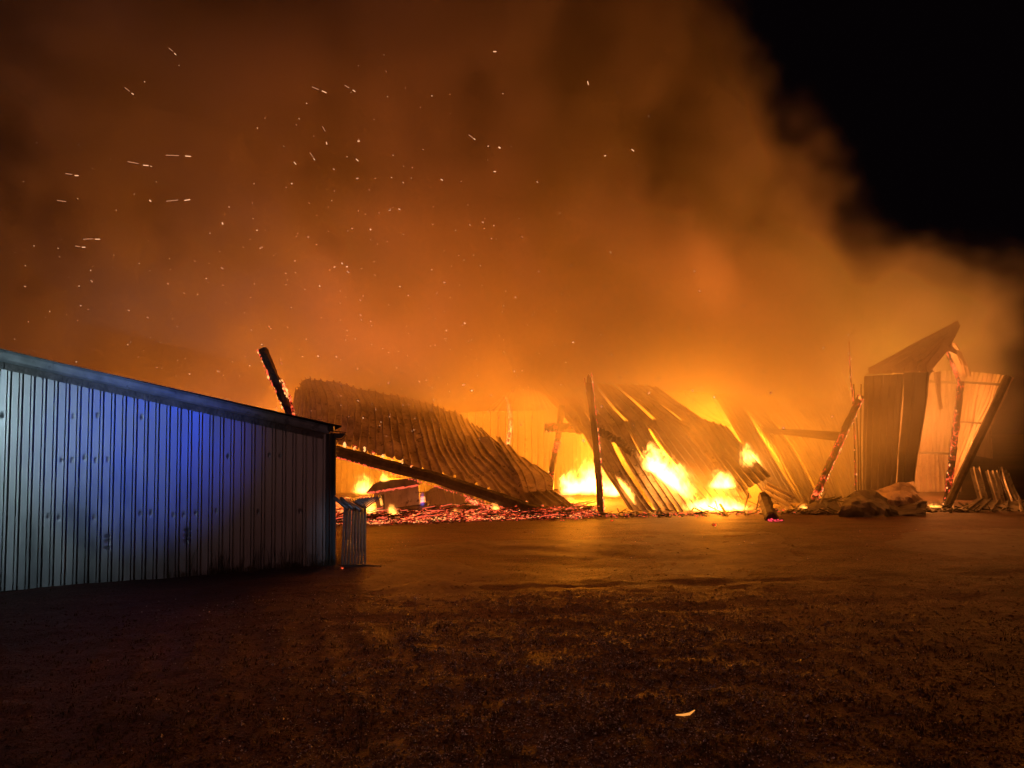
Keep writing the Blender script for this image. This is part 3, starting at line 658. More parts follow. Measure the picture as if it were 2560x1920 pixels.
for k, (x0, x1) in enumerate(((2140, 2145), (2153, 2151))):
    timber('thin_steel_pole', ['thin dark upright pole nearest the leaning pole', 'thin dark upright pole tight against the dark ribbed wall'][k], 'pole',
           [(x0 - 6 * (1 - k), 960, 21.95), (x1, 1100, 21.95), (x1 + 2, 1240, 21.9)], 4, M_steel, rough=.02, eseed=18 + k)
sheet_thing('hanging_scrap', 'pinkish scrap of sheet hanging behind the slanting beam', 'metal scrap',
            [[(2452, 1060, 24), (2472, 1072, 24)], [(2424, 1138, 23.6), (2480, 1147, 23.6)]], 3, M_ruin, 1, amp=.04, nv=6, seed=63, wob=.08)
for k, (rows, lb) in enumerate((([[(2336, 930, 23), (2352, 929, 23)], [(2340, 975, 22.8), (2352, 980, 22.8)], [(2352, 1030, 23), (2360, 1024, 23)]], 'torn strip hanging from the peak side of the right-hand ruin'),
        ([[(2290, 905, 21.6), (2316, 897, 21.7)], [(2300, 920, 21.5), (2322, 914, 21.6)], [(2318, 944, 21.6), (2334, 930, 21.7)]], 'bent scrap under the tilted roof piece'),
        ([[(2385, 870, 23.4), (2404, 880, 23.2)], [(2398, 905, 23.2), (2414, 910, 23)], [(2404, 948, 23.4), (2428, 944, 23.2)]], 'curled strip beside the glowing rafter'))):
    sheet_thing('torn_strip', lb, 'metal scrap', rows, 2, M_ruin if k != 1 else M_sheet, 1, 'torn strips in the right-hand ruin', amp=.03, nv=8, seed=130 + k, wob=.15, ragged=.1)
fs = [([[(2424, 1170, 22.5), (2448, 1170, 22.5)], [(2446, 1252, 21.5), (2470, 1254, 21.5)]], 2, 'dark fallen strip standing on end, nearest the slanting beam'),
      ([[(2462, 1178, 22.5), (2492, 1178, 22.5)], [(2486, 1256, 21.4), (2512, 1262, 21.4)]], 3, 'dark fallen strip standing on end with a lit right edge'),
      ([[(2496, 1165, 23), (2520, 1185, 23)], [(2522, 1262, 21.6), (2556, 1270, 21.6)]], 3, 'darkest fallen strip at the outer end of the ruin'),
      ([[(2442, 1246, 21.4), (2500, 1254, 21.6), (2570, 1250, 21.8)], [(2400, 1283, 20.3), (2480, 1284, 20.2), (2590, 1280, 20.3)]], 6, 'fan of ribbed sheet lying on the ground at the far right')]
for k, (rows, ribs, lb) in enumerate(fs):
    sheet_thing('fallen_wall_sheet', lb, 'metal sheet', rows, ribs, M_sheet, 1, 'sheets fallen at the outer end of the ruin', amp=.06, nv=6, seed=65 + k, wob=.06, ragged=.03)

# crumpled sheets in front of the ruin
def crumple(name, label, rows, mat, seed, amp=.17, n=9):
    rows = [R_(r_) for r_ in rows]; base = rows[-1][0]; vs = []
    for j in range(n + 1):
        for i in range(n * 2 + 1):
            p = surf(rows, i / (2 * n), j / n); q = p * 1.6 + Vector((seed, 0, 0))
            f = abs(mnoise.noise(q)) * 2.6 + 1.2 * abs(mnoise.noise(q * 2.7 + Vector((0, 5, 0)))) + .4 * abs(mnoise.noise(q * 6)); p = p + Vector((.1, -1, .5)).normalized() * amp * (f - .4); vs.append(p)
    m_ = 2 * n + 1; mb = MB(); mb.v = [tuple(v) for v in vs]; mb.f = [(j * m_ + i, j * m_ + i + 1, (j + 1) * m_ + i + 1, (j + 1) * m_ + i) for j in range(n) for i in range(m_ - 1)]
    o = mb.build(name, mat, origin=base); s = o.modifiers.new('gauge', 'SOLIDIFY'); s.thickness = .004
    return tag(o, label, 'metal sheet')
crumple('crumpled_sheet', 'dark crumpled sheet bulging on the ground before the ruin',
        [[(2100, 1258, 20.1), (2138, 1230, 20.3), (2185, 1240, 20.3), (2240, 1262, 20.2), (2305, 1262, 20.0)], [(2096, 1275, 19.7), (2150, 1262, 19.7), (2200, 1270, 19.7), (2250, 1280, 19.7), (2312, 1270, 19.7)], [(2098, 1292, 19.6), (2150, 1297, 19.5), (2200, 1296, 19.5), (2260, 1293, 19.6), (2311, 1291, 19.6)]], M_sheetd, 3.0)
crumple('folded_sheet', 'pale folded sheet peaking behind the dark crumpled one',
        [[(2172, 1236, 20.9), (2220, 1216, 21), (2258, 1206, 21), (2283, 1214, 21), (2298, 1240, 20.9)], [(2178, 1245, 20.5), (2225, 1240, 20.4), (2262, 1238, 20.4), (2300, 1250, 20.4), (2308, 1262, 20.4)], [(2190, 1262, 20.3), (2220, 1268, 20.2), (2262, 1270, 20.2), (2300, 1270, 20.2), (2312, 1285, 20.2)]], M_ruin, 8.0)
def flat_strip(a, b_, Ya, Yb, hp, name, label, mat, cat='metal sheet'):
    mb = MB(); mb.bar(P(a[0], a[1], Ya), P(b_[0], b_[1], Yb), .35, hp / FPX * Ya); tag(mb.build(name, mat, origin=P(a[0], a[1], Ya)), label, cat)
flat_strip((2308, 1286), (2366, 1286), 20.4, 20.4, 9, 'flat_strip', 'flat lit strip on the ground right of the dark crumpled sheet', M_sheet)
flat_strip((2400, 1284), (2412, 1284), 20.4, 20.4, 8, 'flat_scrap', 'short flat scrap on the ground below the slanting beam', M_sheet)

# ------------------------------------------------------------------ fire floor: ember bed, wreck, debris
def ember_bed():
    rr = random.Random(12); mb = MB(); nx, ny = 150, 40
    for j in range(ny + 1):
        for i in range(nx + 1):
            u = i / nx; t = j / ny; x = -6.2 + 8.6 * u; y = 18.6 + 1.6 * u + t * 8.5 + (1 - t) * .5 * mnoise.noise(Vector((x * 1.1, 4, 0)))
            edge = min(1, t * 6) * min(1, u * 20 + .2) * min(1, (1 - u) * 12)
            h = .15 * edge * (.55 + .6 * mnoise.noise(Vector((x * 1.3, y * 1.3, 0))) + .35 * mnoise.noise(Vector((x * 4, y * 4, 2)))) * (1.25 - .8 * u) - .02
            mb.v.append((x, y, max(h, -.02)))
    mb.f = [(j * (nx + 1) + i, j * (nx + 1) + i + 1, (j + 1) * (nx + 1) + i + 1, (j + 1) * (nx + 1) + i) for j in range(ny) for i in range(nx)]
    tag(mb.build('ember_bed', M_bed), 'glowing red bed of embers under the collapsed left roof', 'embers', kind='stuff')
    mb = MB(); mb2 = MB(); mb3 = MB()
    for _ in range(5200):
        u = rr.random(); x = -5.9 + 8.2 * u; y = 18.7 + 1.6 * u + abs(rr.gauss(0, 1.2)) + rr.gauss(0, .22) + .45 * mnoise.noise(Vector((x * 1.1, 4, 0))); z = .02 + .12 * rr.random() * min(1, (y - 18.6 - 1.6 * u) * 1.2)
        b_ = rr.random(); r_ = rr.uniform(.006, .022)
        (mb if b_ < .16 else mb2 if b_ < .20 else mb3).lump((x, y, z), r_, rr.random(), (1.6, 1, .7))
    for _ in range(900):                      # thin burning sticks
        u = rr.random(); x = -5.9 + 8.0 * u; y = 18.9 + 1.6 * u + rr.random() * 2.4; z = .03 + .14 * rr.random()
        a = rr.uniform(-.35, .35); l = rr.uniform(.1, .55); (mb if rr.random() < .10 else mb3).bar((x, y, z), (x + l * math.cos(a), y + l * math.sin(a), z + rr.uniform(-.1, .1)), .02, .02)
    tag(mb.build('coals', M_ember), 'bright red coals scattered on the ember bed', 'coals', kind='stuff')
    tag(mb2.build('yellow_coals', M_emberY), 'few yellow-hot coals scattered on the ember bed', 'coals', kind='stuff')
    tag(mb3.build('charred_rubble', M_charE), 'dark charred sticks and rubble on the ember bed', 'rubble', kind='stuff')
    # ember line at the foot of the middle sheets and towards the right
    mb = MB(); mbd = MB()
    for _ in range(700):
        px = rr.uniform(1515, 2110); py = 1291 - (px - 1515) * .018 + rr.gauss(0, 2.5)
        if px > 1760: py -= abs(rr.gauss(0, 9))
        g = G(px, py); (mb if rr.random() < .5 else mbd).lump((g.x, g.y, .02), rr.uniform(.008, .03), rr.random(), (1.4, 1, .6))
    tag(mb.build('scattered_embers', M_ember), 'thin line of embers at the foot of the middle roof sheets', 'embers', kind='stuff')
    tag(mbd.build('ash_rubble', M_char), 'dark ash and rubble at the foot of the middle roof sheets', 'rubble', kind='stuff')
ember_bed()

def wreck():
    Y = 22.6; c = P(990, 1262, Y)
    root = empty('burnt_cabinet', c, 'burnt boxy metal cabinet with a square opening, tilted on the ember bed', 'cabinet')
    q = lambda x, y, d=0: P(x, y, Y + d)
    def plate(name, pts, mat, th=.05):
        mb = MB(); a = [q(*p) for p in pts]; n = len(a); d = Vector((.02, th, 0)); a2 = [v_ + d for v_ in a]
        mb.add(a + a2, [tuple(range(n))[::-1], tuple(range(n, 2 * n))] + [(i, (i + 1) % n, n + (i + 1) % n, n + i) for i in range(n)]); return mb.build(name, mat, root)
    plate('front_panel', [(965, 1226), (1046, 1213), (1049, 1262), (968, 1272)], M_sheet)
    plate('door_frame', [(934, 1231), (943, 1229.5), (951, 1273), (942, 1275)], M_back)
    plate('door_frame', [(960, 1227), (965, 1226), (968, 1272), (962, 1273)], M_back)
    plate('door_head', [(943, 1229.5), (960, 1227), (960.5, 1236), (944, 1238)], M_sheet)
    plate('door_sill', [(948, 1266), (962, 1264), (962, 1273), (951, 1274.5)], M_sheetd)
    plate('inner_back', [(936, 1232, .7), (1044, 1214, .7), (1046, 1260, .7), (944, 1272, .7)], M_steel)
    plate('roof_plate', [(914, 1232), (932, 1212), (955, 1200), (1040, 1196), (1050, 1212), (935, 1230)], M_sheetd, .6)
    plate('base_plate', [(940, 1276), (1068, 1258), (1068, 1266), (945, 1284)], M_steel, .5)
    mb = MB(); rr = random.Random(2)
    for _ in range(150):
        t = rr.random(); mb.lump(q(918 + 128 * t, 1233 - 20 * t + rr.uniform(-2, 2), -.02), rr.uniform(.012, .03), rr.random(), (1.8, 1, .7))
    tag(mb.build('embers', M_ember, root), kind='stuff')
    # low scorched trough wall to the right
    sheet_thing('low_scorched_panel', 'long low smooth dark panel lying right of the burnt cabinet', 'panel',
                [[(1003, 1268, 22.2), (1180, 1262, 22.2), (1420, 1275, 22)], [(1003, 1303, 21.2), (1180, 1305, 21.2), (1420, 1296, 21.2)]], 3, M_sheetd, 1, amp=.015, nv=5, seed=71)
    sheet_thing('small_side_panel', 'small orange-lit panel on the embers under the burnt cabinet', 'panel',
                [[(940, 1283, 21.6), (1000, 1273, 21.6)], [(945, 1302, 21.4), (1003, 1304, 21.4)]], 3, M_back, 1, amp=.02, nv=3, seed=72)
    sheet_thing('leaning_grey_panel', 'pale panel leaning under the sloping beam, right of the burnt cabinet', 'panel',
                [[(1062, 1232, 23.5), (1110, 1216, 23.5), (1230, 1256, 23.5)], [(1065, 1266, 23.3), (1120, 1262, 23.3), (1230, 1262, 23.3)]], 10, M_back, 1, amp=.02, nv=3, seed=73)
wreck()
GL = 'glowing beams on the fire floor'
for k, (pts, wp, lb) in enumerate([
        ([(1165, 1248, 21.6), (1230, 1272, 21.5), (1300, 1298, 21.3)], 7, 'red-hot bar slanting down under the sloping beam'),
        ([(1012, 1310, 20.9), (1140, 1300, 20.9), (1300, 1298, 20.8)], 6, 'red-hot bar lying along the low dark panel'),
        ([(900, 1336, 19.7), (1010, 1326, 19.8), (1150, 1312, 20), (1290, 1302, 20.3)], 5, 'longest red-hot bar, lying at the front edge of the embers'),
        ([(915, 1300, 20.8), (950, 1296, 20.8), (1000, 1300, 20.8)], 8, 'short thick glowing bar below the burnt cabinet'),
        ([(930, 1318, 20.2), (955, 1322, 20.2), (985, 1312, 20.2)], 9, 'curved glowing timber in the embers next to the barriers'),
        ([(1160, 1303, 20.6), (1215, 1318, 20.3), (1240, 1310, 20.3)], 5, 'bent glowing bar right of the middle of the ember bed')]):
    timber('glowing_bar', lb, 'timber', pts, wp, M_charH, GL, embers=90, eseed=80 + k)
# smouldering logs in the yard
timber('smouldering_log', 'stubby smouldering log with a red glowing end on the yard', 'log', [(1908, 1242, 20.8), (1918, 1268, 20.2), (1930, 1300, 19.0)], 28, wood('smouldering_wood', (.03, .02, .015), (.10, .07, .05)), embers=0, eseed=91, rough=.22)
def red_end():
    rr = random.Random(4); mb = MB()
    for _ in range(60):
        x = 1921 + 36 * rr.random(); y = 1296 + 14 * rr.random(); mb.lump(P(x, y + (x - 1921) * .1, 18.85), rr.uniform(.006, .018), rr.random(), (1.5, 1, .8))
    tag(mb.build('embers', emit('red_ember', (1, .06, .09), 1.6), origin=P(1935, 1305, 18.85)), 'red embers on the end of the stubby smouldering log', 'embers', kind='stuff')
red_end()
for x, y, s, lb in ((1785, 1318, 9, 'small glowing chunk in the yard in front of the white fire'), (1530, 1306, 6, 'tiny glowing chunk near the foot of the tall central post'), (856, 1426, 7, 'orange glint at the foot of the barriers, built as a small glowing chunk')):
    g = G(x, y); rr = random.Random(x); mb = MB()
    for _ in range(8): mb.lump(g + Vector((rr.uniform(-1, 1), rr.uniform(-1, 1), .5)) * s / FPX * g.y * .5 + Vector((0, 0, .03)), s / FPX * g.y * .35, rr.random())
    tag(mb.build('ember_or_glint_chunk', M_charH, origin=g), lb, 'ember')  # the one by the barriers is an orange glint made emissive
g = G(1713, 1796)
mb = MB(); mb.tube([G(1690, 1794) + Vector((0, 0, .02)), G(1708, 1796) + Vector((0, 0, .025)), G(1724, 1795) + Vector((0, 0, .03)), G(1737, 1789) + Vector((0, 0, .04))], [.004, .009, .010, .004], 6)
tag(mb.build('glowing_strip', emit('amber_glow', (1, .35, .06), 1.0), origin=g), 'small curved amber-glowing strip lying in the near gravel', 'ember')
# twisted rods and debris around the leaning pole
def debris():
    rr = random.Random(21)
    tg = empty('twisted_rods', P(2060, 1286, 20.8), 'tangle of twisted metal rods at the foot of the leaning pole', 'rods')
    for k in range(9):
        x = 2030 + k * 9; mb = MB(); a = P(x, 1284 - rr.uniform(0, 6), 20.6 + rr.random() * .5)
        pts = [a, a + Vector((rr.uniform(-.2, .3), .1, rr.uniform(.1, .35))), a + Vector((rr.uniform(.1, .7), .2, rr.uniform(.0, .5)))]
        mb.tube(pts, rr.uniform(.012, .03), 5)
        mb.build('rod', M_steel if k % 3 else M_back, tg)
    for k, (pts, lb) in enumerate((([(1900, 1238), (1890, 1275)], 'thin burnt stake left of the smouldering log'), ([(1872, 1232), (1860, 1277)], 'thin burnt stake below the jagged dark sheet'), ([(1788, 1252), (1794, 1272)], 'thin burnt stake in the white fire'))):
        mb = MB(); mb.tube([P(*pts[0], 21), P(*pts[1], 21)], .022, 6); tag(mb.build('burnt_stake', M_steel, origin=P(*pts[1], 21)), lb, 'stake', 'burnt stakes by the white fire')
    crumple('bent_plate', 'dark bent plate on the ground between leaning pole and crumpled sheet', [[(2022, 1262, 20.8), (2060, 1246, 21), (2098, 1262, 20.8)], [(2018, 1284, 20.3), (2060, 1288, 20.3), (2104, 1284, 20.3)]], M_sheetd, 13.0, .05, 12)
debris()
def rubble():
    rr = random.Random(61); mb = MB(); mb2 = MB()
    for _ in range(520):
        px = rr.choice((rr.uniform(1500, 2110), rr.uniform(1990, 2110), rr.uniform(2290, 2560))); g = G(px, rr.uniform(1277, 1291) - .016 * (px - 1900))
        l = rr.uniform(.04, .34) * (1 if rr.random() < .85 else 2); a = rr.uniform(0, 3.14); e = rr.uniform(-.15, .5)
        d = Vector((math.cos(a) * math.cos(e), math.sin(a) * math.cos(e), abs(math.sin(e)))) * l
        p = Vector((g.x, g.y, rr.uniform(.01, .05))); (mb if rr.random() < .6 else mb2).bar(p, p + d, rr.uniform(.01, .07), rr.uniform(.008, .03))
    tag(mb.build('burnt_rubble', M_char), 'dark burnt scraps of timber littering the foot of the ruin', 'rubble', kind='stuff')
    tag(mb2.build('metal_scraps', M_sheet), 'small torn scraps of metal littering the foot of the ruin', 'scraps', kind='stuff')
rubble()

# ------------------------------------------------------------------ node helpers for volumes
class Ex:
    """tiny expression builder over math nodes"""
    def __init__(s, nt, sock): s.nt = nt; s.s = sock
    def _m(s, op, o=None, o2=None, clamp=False):
        n = s.nt.nodes.new('ShaderNodeMath'); n.operation = op; n.use_clamp = clamp; s.nt.links.new(s.s, n.inputs[0])
        for i, q in ((1, o), (2, o2)):
            if q is None: continue
            if isinstance(q, Ex): s.nt.links.new(q.s, n.inputs[i])
            else: n.inputs[i].default_value = q
        return Ex(s.nt, n.outputs[0])
    def __add__(s, o): return s._m('ADD', o)
    def __sub__(s, o): return s._m('SUBTRACT', o)
    def __mul__(s, o): return s._m('MULTIPLY', o)
    def __truediv__(s, o): return s._m('DIVIDE', o)
    def pow(s, o): return s._m('POWER', o)
    def max(s, o): return s._m('MAXIMUM', o)
    def min(s, o): return s._m('MINIMUM', o)
    def abs(s): return s._m('ABSOLUTE')
    def exp(s): return s._m('EXPONENT')
    def smooth(s, a, b):
        n = s.nt.nodes.new('ShaderNodeMapRange'); n.interpolation_type = 'SMOOTHSTEP'; s.nt.links.new(s.s, n.inputs['Value'])
        n.inputs['From Min'].default_value = a; n.inputs['From Max'].default_value = b; return Ex(s.nt, n.outputs[0])
def sepxyz(nt, vec):
    n = nt.nodes.new('ShaderNodeSeparateXYZ'); nt.links.new(vec, n.inputs[0]); return [Ex(nt, n.outputs[i]) for i in range(3)]
def noiseN(nt, vec, scale, detail, rough=.5, off=(0, 0, 0), st=(1, 1, 1), dist=0):
    a = nt.nodes.new('ShaderNodeVectorMath'); a.operation = 'MULTIPLY_ADD'; nt.links.new(vec, a.inputs[0]); a.inputs[1].default_value = st; a.inputs[2].default_value = off
    n = nt.nodes.new('ShaderNodeTexNoise'); nt.links.new(a.outputs[0], n.inputs['Vector']); n.inputs['Scale'].default_value = scale
    n.inputs['Detail'].default_value = detail; n.inputs['Roughness'].default_value = rough; n.inputs['Distortion'].default_value = dist
    return Ex(nt, n.outputs[0])

# ------------------------------------------------------------------ smoke plume
def smoke():
    lo = Vector((-36, 15.5, 0.15)); hi = Vector((22, 37, 25))
    vm = bpy.data.materials.new('smoke_volume'); vm.use_nodes = True; nt = vm.node_tree; nt.nodes.remove(nt.nodes['Principled BSDF'])
    pv = nt.nodes.new('ShaderNodeVolumePrincipled'); pv.inputs['Color'].default_value = (.95, .90, .82, 1)
    pv.inputs['Density'].default_value = 1.0; pv.inputs['Anisotropy'].default_value = .15
    nt.links.new(pv.outputs[0], nt.nodes['Material Output'].inputs['Volume'])
    me = bpy.data.meshes.new('smoke'); me.materials.append(vm); o = bpy.data.objects.new('smoke', me); COL.objects.link(o)
    g = bpy.data.node_groups.new('smoke_field', 'GeometryNodeTree')
    g.interface.new_socket('Geometry', in_out='INPUT', socket_type='NodeSocketGeometry'); g.interface.new_socket('Geometry', in_out='OUTPUT', socket_type='NodeSocketGeometry')
    out = g.nodes.new('NodeGroupOutput'); vc = g.nodes.new('GeometryNodeVolumeCube')
    vc.inputs['Min'].default_value = lo; vc.inputs['Max'].default_value = hi
    for ax, n in zip('XYZ', (200, 74, 92)): vc.inputs['Resolution ' + ax].default_value = n
    pos = g.nodes.new('GeometryNodeInputPosition').outputs[0]; x, y, z = sepxyz(g, pos)
    n1 = noiseN(g, pos, .13, 5, .55, (3.3, 0, 1.7), (1, 1, .9), .6); n2 = noiseN(g, pos, .38, 5, .6, (9, 4, 2)); n3 = noiseN(g, pos, .95, 3, .6, (1, 7, 5))
    # right-hand edge of the plume as a function of height
    pts = [(0, 15.3), (4, 16.0), (6.3, 15.6), (7.6, 11.4), (10, 9.6), (12.5, 8.0), (17, 6.3), (25, 3.5)]
    edge = None
    for (z0, e0), (z1, e1) in zip(pts, pts[1:]):
        t = (z - z0).max(0).min(z1 - z0) * ((e1 - e0) / (z1 - z0)); edge = t + pts[0][1] if edge is None else edge + t
    E = edge - x + (y - 24) * .40 + (n1 - .5) * 6 + (n2 - .5) * 5 + (n3 - .5) * 2.2
    a = E.smooth(.2, 1.7)
    F = y - 17.6 + (n2 - .5) * 4 + (n1 - .5) * 4 - (z * -.05); b_ = F.smooth(0, 3.5)
    c = (z + (n2 - .5) * 3.0 + (n1 - .5) * 3).smooth(1.0, 3.8) * .92 + .08
    # low glowing haze over the fallen roof on the right
    hz = (((x - 9.5) / 3.6).pow(2) * -1 - ((z - 2.5) / 3.2).pow(2)).exp() * .9 * y.smooth(20.3, 23.0)
    c = c.max(hz)
    nn = n1 * .5 + n2 * .36 + n3 * .14
    bl = nn.smooth(.44, .56).pow(1.5) * 2.3 + .09
    veil = (((x - .6) / 8.8).pow(2) * -1 * 1.0).exp() * (z + (n2 - .5) * 2.5).smooth(2.7, 4.1) * ((z * -1) + 8.5).smooth(0, 3) * y.smooth(18.5, 20.5) * ((y * -1) + 26).smooth(0, 3) * (n2.smooth(.38, .60) * .8 + .35) * 2.3
    top = ((z * -1) + 25).smooth(0, 3) * ((x + 36).smooth(0, 4)) * (((y * -1) + 37).smooth(0, 4))
    clr = (x.smooth(11.0, 13.0) * (z.smooth(4.2, 6.2) * -1 + 1)) * -.75 + 1
    d = a * top * (clr * b_ * c * bl + veil) * .20
    g.links.new(d.s, vc.inputs['Density'])
    sm = g.nodes.new('GeometryNodeSetMaterial'); sm.inputs['Material'].default_value = vm
    g.links.new(vc.outputs[0], sm.inputs[0]); g.links.new(sm.outputs[0], out.inputs[0])
    md = o.modifiers.new('field', 'NODES'); md.node_group = g
    tag(o, 'orange-lit smoke billowing up from the burning barn and drifting left', 'smoke', kind='stuff')
smoke()

# ------------------------------------------------------------------ flames: glowing gas inside a shaped volume
def flame_mat(name, color=(1, .34, .045), strength=60, freq=1.0):
    m = bpy.data.materials.new(name); m.use_nodes = True; nt = m.node_tree; nt.nodes.remove(nt.nodes['Principled BSDF'])
    tc = nt.nodes.new('ShaderNodeTexCoord'); x, y, z = sepxyz(nt, tc.outputs['Object'])      # box is -1..1, z 0..1
    geo = nt.nodes.new('ShaderNodeNewGeometry'); wp = geo.outputs['Position']
    na = noiseN(nt, wp, 2.2 * freq, 6, .66, (5, 2, 0), (1, 1, .6), 1.2); nb = noiseN(nt, wp, 6.0 * freq, 4, .65, (2, 8, 4), (1, 1, .5), .8)
    xs = x + (na - .5) * 1.1 * (z + .25)
    wdt = (z * -.42) + 1.0
    r2 = (xs / wdt).pow(2) + y.pow(2)
    up = (z - .22).max(0) / .78; dn = (z * -1 + .22).max(0) / .22
    body = (r2 * -1 + 1.0) - up.pow(1.3) * 1.0 - dn.pow(2) * 1.05 + (na - .5) * 2.6 * (z + .45) + (nb - .5) * 2.9 * (z + .25)
    cut = (z * -1 + 1.0).smooth(0, .25) * ((xs.abs() * -1 + 1.0).smooth(0, .2))
    e = body.smooth(.12, 1.0).pow(1.7) * cut * strength
    em = nt.nodes.new('ShaderNodeEmission'); em.inputs[0].default_value = (*color, 1); nt.links.new(e.s, em.inputs[1])
    nt.links.new(em.outputs[0], nt.nodes['Material Output'].inputs['Volume'])
    try: m.cycles.volume_step_rate = .35
    except Exception: pass
    return m
MF = flame_mat('flame', (1, .36, .06), strength=34); MFs = flame_mat('small_flame', (1, .34, .05), 20, 2.2); MFb = flame_mat('blue_flame', (.22, .16, 1), 4, 2.2)
def flame(cx, by, wpx, hpx, Y, label, mat=None, lean=0, depth=None, tilt=0):
    c = P(cx, by, Y); wx = wpx / FPX * Y / 2; h = hpx / FPX * Y; dy = depth or min(wx, .7)
    me = bpy.data.meshes.new('flame'); mb = MB(); mb.box((0, 0, .5), 2, 2, 1); me.from_pydata(mb.v, [], mb.f); me.materials.append(mat or MF)
    o = bpy.data.objects.new('flame', me); COL.objects.link(o); o.location = c; o.scale = (wx, dy, h); o.rotation_euler = (0, math.radians(tilt), 0)
    return tag(o, label, 'flame', 'flames')
flame(1478, 1243, 150, 104, 25.4, 'largest white-hot flame behind the tall central post')
flame(1428, 1242, 84, 84, 24.9, 'white flame right beside the post with the crossbeam stub')
flame(1532, 1246, 70, 62, 24.8, 'white flame just right of the tall central post')
flame(1655, 1284, 60, 60, 22.0, 'thin flame low between two lower roof sheets', MFs)
flame(1662, 1216, 236, 78, 22.0, 'ragged yellow flame running down between the middle roof sheets', tilt=40)
flame(1640, 1186, 90, 86, 22.15, 'upper flame bursting up between the middle roof sheets')
flame(1562, 1232, 120, 22, 21.9, 'narrow flame in the slit of the middle roof', MFs, tilt=58)
flame(1796, 1281, 220, 46, 21.2, 'long low white fire at the foot of the fallen sheets')
flame(1806, 1226, 96, 58, 22.0, 'compact bright flame above the long low white fire')
flame(1876, 1190, 74, 92, 22.4, 'tall white flame standing above the topmost fallen sheet')
flame(1893, 1186, 46, 60, 22.4, 'orange side flame right of the tall white one', MFs)
flame(912, 1240, 80, 62, 23.6, 'yellow flame rising behind the barriers', MFs)
flame(962, 1206, 40, 30, 22.5, 'little flame on top of the burnt cabinet', MFs)
flame(952, 1268, 20, 34, 22.9, 'flame seen inside the opening of the burnt cabinet', MFs)
flame(925, 1290, 60, 50, 21.4, 'flame left of the small panel on the embers', MFs)
flame(982, 1302, 46, 46, 20.6, 'flame on the embers below the burnt cabinet', MFs)
flame(1078, 1300, 46, 22, 20.8, 'low flame in front of the low dark panel, nearer the cabinet', MFs)
flame(1140, 1302, 52, 34, 20.8, 'higher flame in front of the middle of the low dark panel', MFs)
flame(1238, 1276, 34, 22, 21.2, 'little flame on the slanting red-hot bar', MFs)
rf = random.Random(77)
for k_, (fx, fy) in enumerate(((905, 1300), (890, 1318), (938, 1310), (1030, 1308), (1110, 1305), (1175, 1306))):
    flame(fx, fy, rf.uniform(22, 40), rf.uniform(16, 30), 20.6, ['low flame at the left end of the embers behind the barriers', 'lowest flame on the embers beside the barriers', 'low flame on the embers under the small lit panel', 'low flame on the embers just left of the low dark panel', 'low flame between two taller ones before the low dark panel', 'low flame on the embers at the middle of the low dark panel'][k_], MFs)
flame(1056, 1268, 18, 44, 22.3, 'small blue flame right of the burnt cabinet', MFb)
flame(2046, 1280, 26, 30, 20.9, 'little flame at the foot of the leaning pole', MFs)
flame(2010, 1275, 40, 18, 21.2, 'low flame just left of the leaning pole', MFs)
flame(2150, 1000, 12, 22, 21.4, 'tiny flame on the upper end of the leaning pole', MFs)
flame(2338, 1270, 44, 14, 20.6, 'low yellow flames right of the dark crumpled sheet', MFs)
flame(1393, 1303, 24, 22, 20.6, 'tiny flame at the lower end of the sloping beam', MFs)

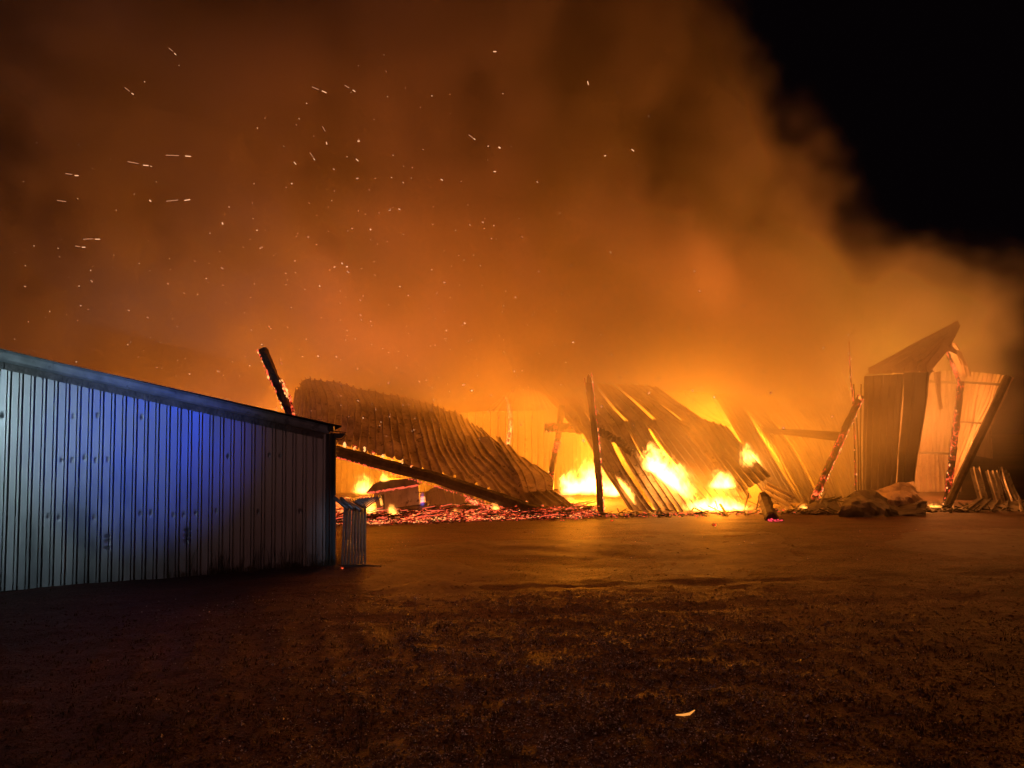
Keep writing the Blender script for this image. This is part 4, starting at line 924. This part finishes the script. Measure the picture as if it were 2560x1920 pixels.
# ------------------------------------------------------------------ sparks in the smoke
def sparks():
    rr = random.Random(33); mb = MB(); mbd = MB()
    def streak(b_, x0, y0, x1, y1, Y, wpx):
        b_.bar(P(x0, y0, Y), P(x1, y1, Y), wpx / FPX * Y, wpx / FPX * Y)
    big = [(463, 390, 477, 391), (358, 413, 371, 414), (187, 439, 196, 439), (461, 501, 475, 499), (238, 598, 250, 598), (205, 618, 213, 618), (805, 227, 816, 232), (1233, 129, 1241, 129),
           (1469, 203, 1471, 212), (890, 397, 896, 403), (436, 133, 440, 137), (329, 233, 334, 236), (735, 405, 740, 411), (784, 396, 787, 400), (882, 225, 888, 229), (816, 355, 817, 361), (1184, 346, 1188, 349), (1234, 429, 1240, 429), (1102, 448, 1107, 451), (1579, 373, 1585, 378)]
    tails = [(415, 388, 447, 389), (319, 404, 346, 409), (164, 434, 180, 436), (143, 501, 165, 504), (416, 503, 445, 500), (208, 598, 232, 597), (188, 615, 200, 617), (780, 217, 797, 224), (312, 219, 324, 228), (422, 120, 432, 128), (862, 213, 873, 220), (806, 316, 813, 328), (775, 382, 783, 393), (1172, 337, 1182, 345)]
    places = ['right one of the two long level embers at upper left', 'below and left of the two long level embers', 'at far left above the shed', 'in the middle of the upper left smoke, level', 'long and level, low above the left of the shed', 'just below the long level one above the shed', 'slanting, in the upper middle of the smoke', 'topmost, near the dark top of the smoke', 'hanging nearly upright at the top right of the smoke', 'slanting, in the smoke right above the leaning post', 'short, highest at the upper left', 'slanting, upper left edge of the smoke', 'short and steep, above the leaning post', 'beside the short steep one above the leaning post', 'short, right of the slanting one in the upper smoke', 'almost upright, high above the leaning post', 'slanting, in the dark gap right of centre', 'level, below the dark gap right of centre', 'lowest in the middle of the smoke', 'farthest right in the smoke']
    for q, pl in zip(big, places):
        m_ = MB(); Y = rr.uniform(15, 18); streak(m_, *q, Y, 1.7)
        o = m_.build('flying_ember', M_spark, origin=P(q[0], q[1], Y)); tag(o, 'flying ember, ' + pl, 'ember', 'large embers flying in the smoke')
    for q in tails: streak(mbd, *q, rr.uniform(15, 18), 1.3)
    n = 0
    while n < 430:
        px = rr.gauss(900, 520); py = rr.triangular(120, 1180, 1000)
        if not (0 < px < 2150) or (px > 1500 + .45 * py and py < 700): continue
        if py > 860 + .27 * px + 20 and px < 850: continue
        if py > 1150: continue
        Y = rr.uniform(17, 21); s = rr.choice((1.3, 1.6, 2.0, 2.6)) if rr.random() < .35 else 1.2
        a = rr.uniform(-.3, 1.4); l = s * rr.uniform(.8, 2.4)
        streak(mb if rr.random() < .45 else mbd, px, py, px + math.cos(a) * l, py + math.sin(a) * l, Y, s); n += 1
    for _ in range(60):
        px = rr.uniform(850, 2300); g = G(px, rr.uniform(1290, 1400)); mb.lump((g.x, g.y, gz(g.x, g.y) + .012), rr.uniform(.003, .006), rr.random())
    tag(mb.build('sparks', M_spark), 'countless bright sparks flying through the smoke', 'sparks', kind='stuff')
    tag(mbd.build('faint_sparks', M_sparkd), 'countless faint dying sparks in the smoke', 'sparks', kind='stuff')
sparks()
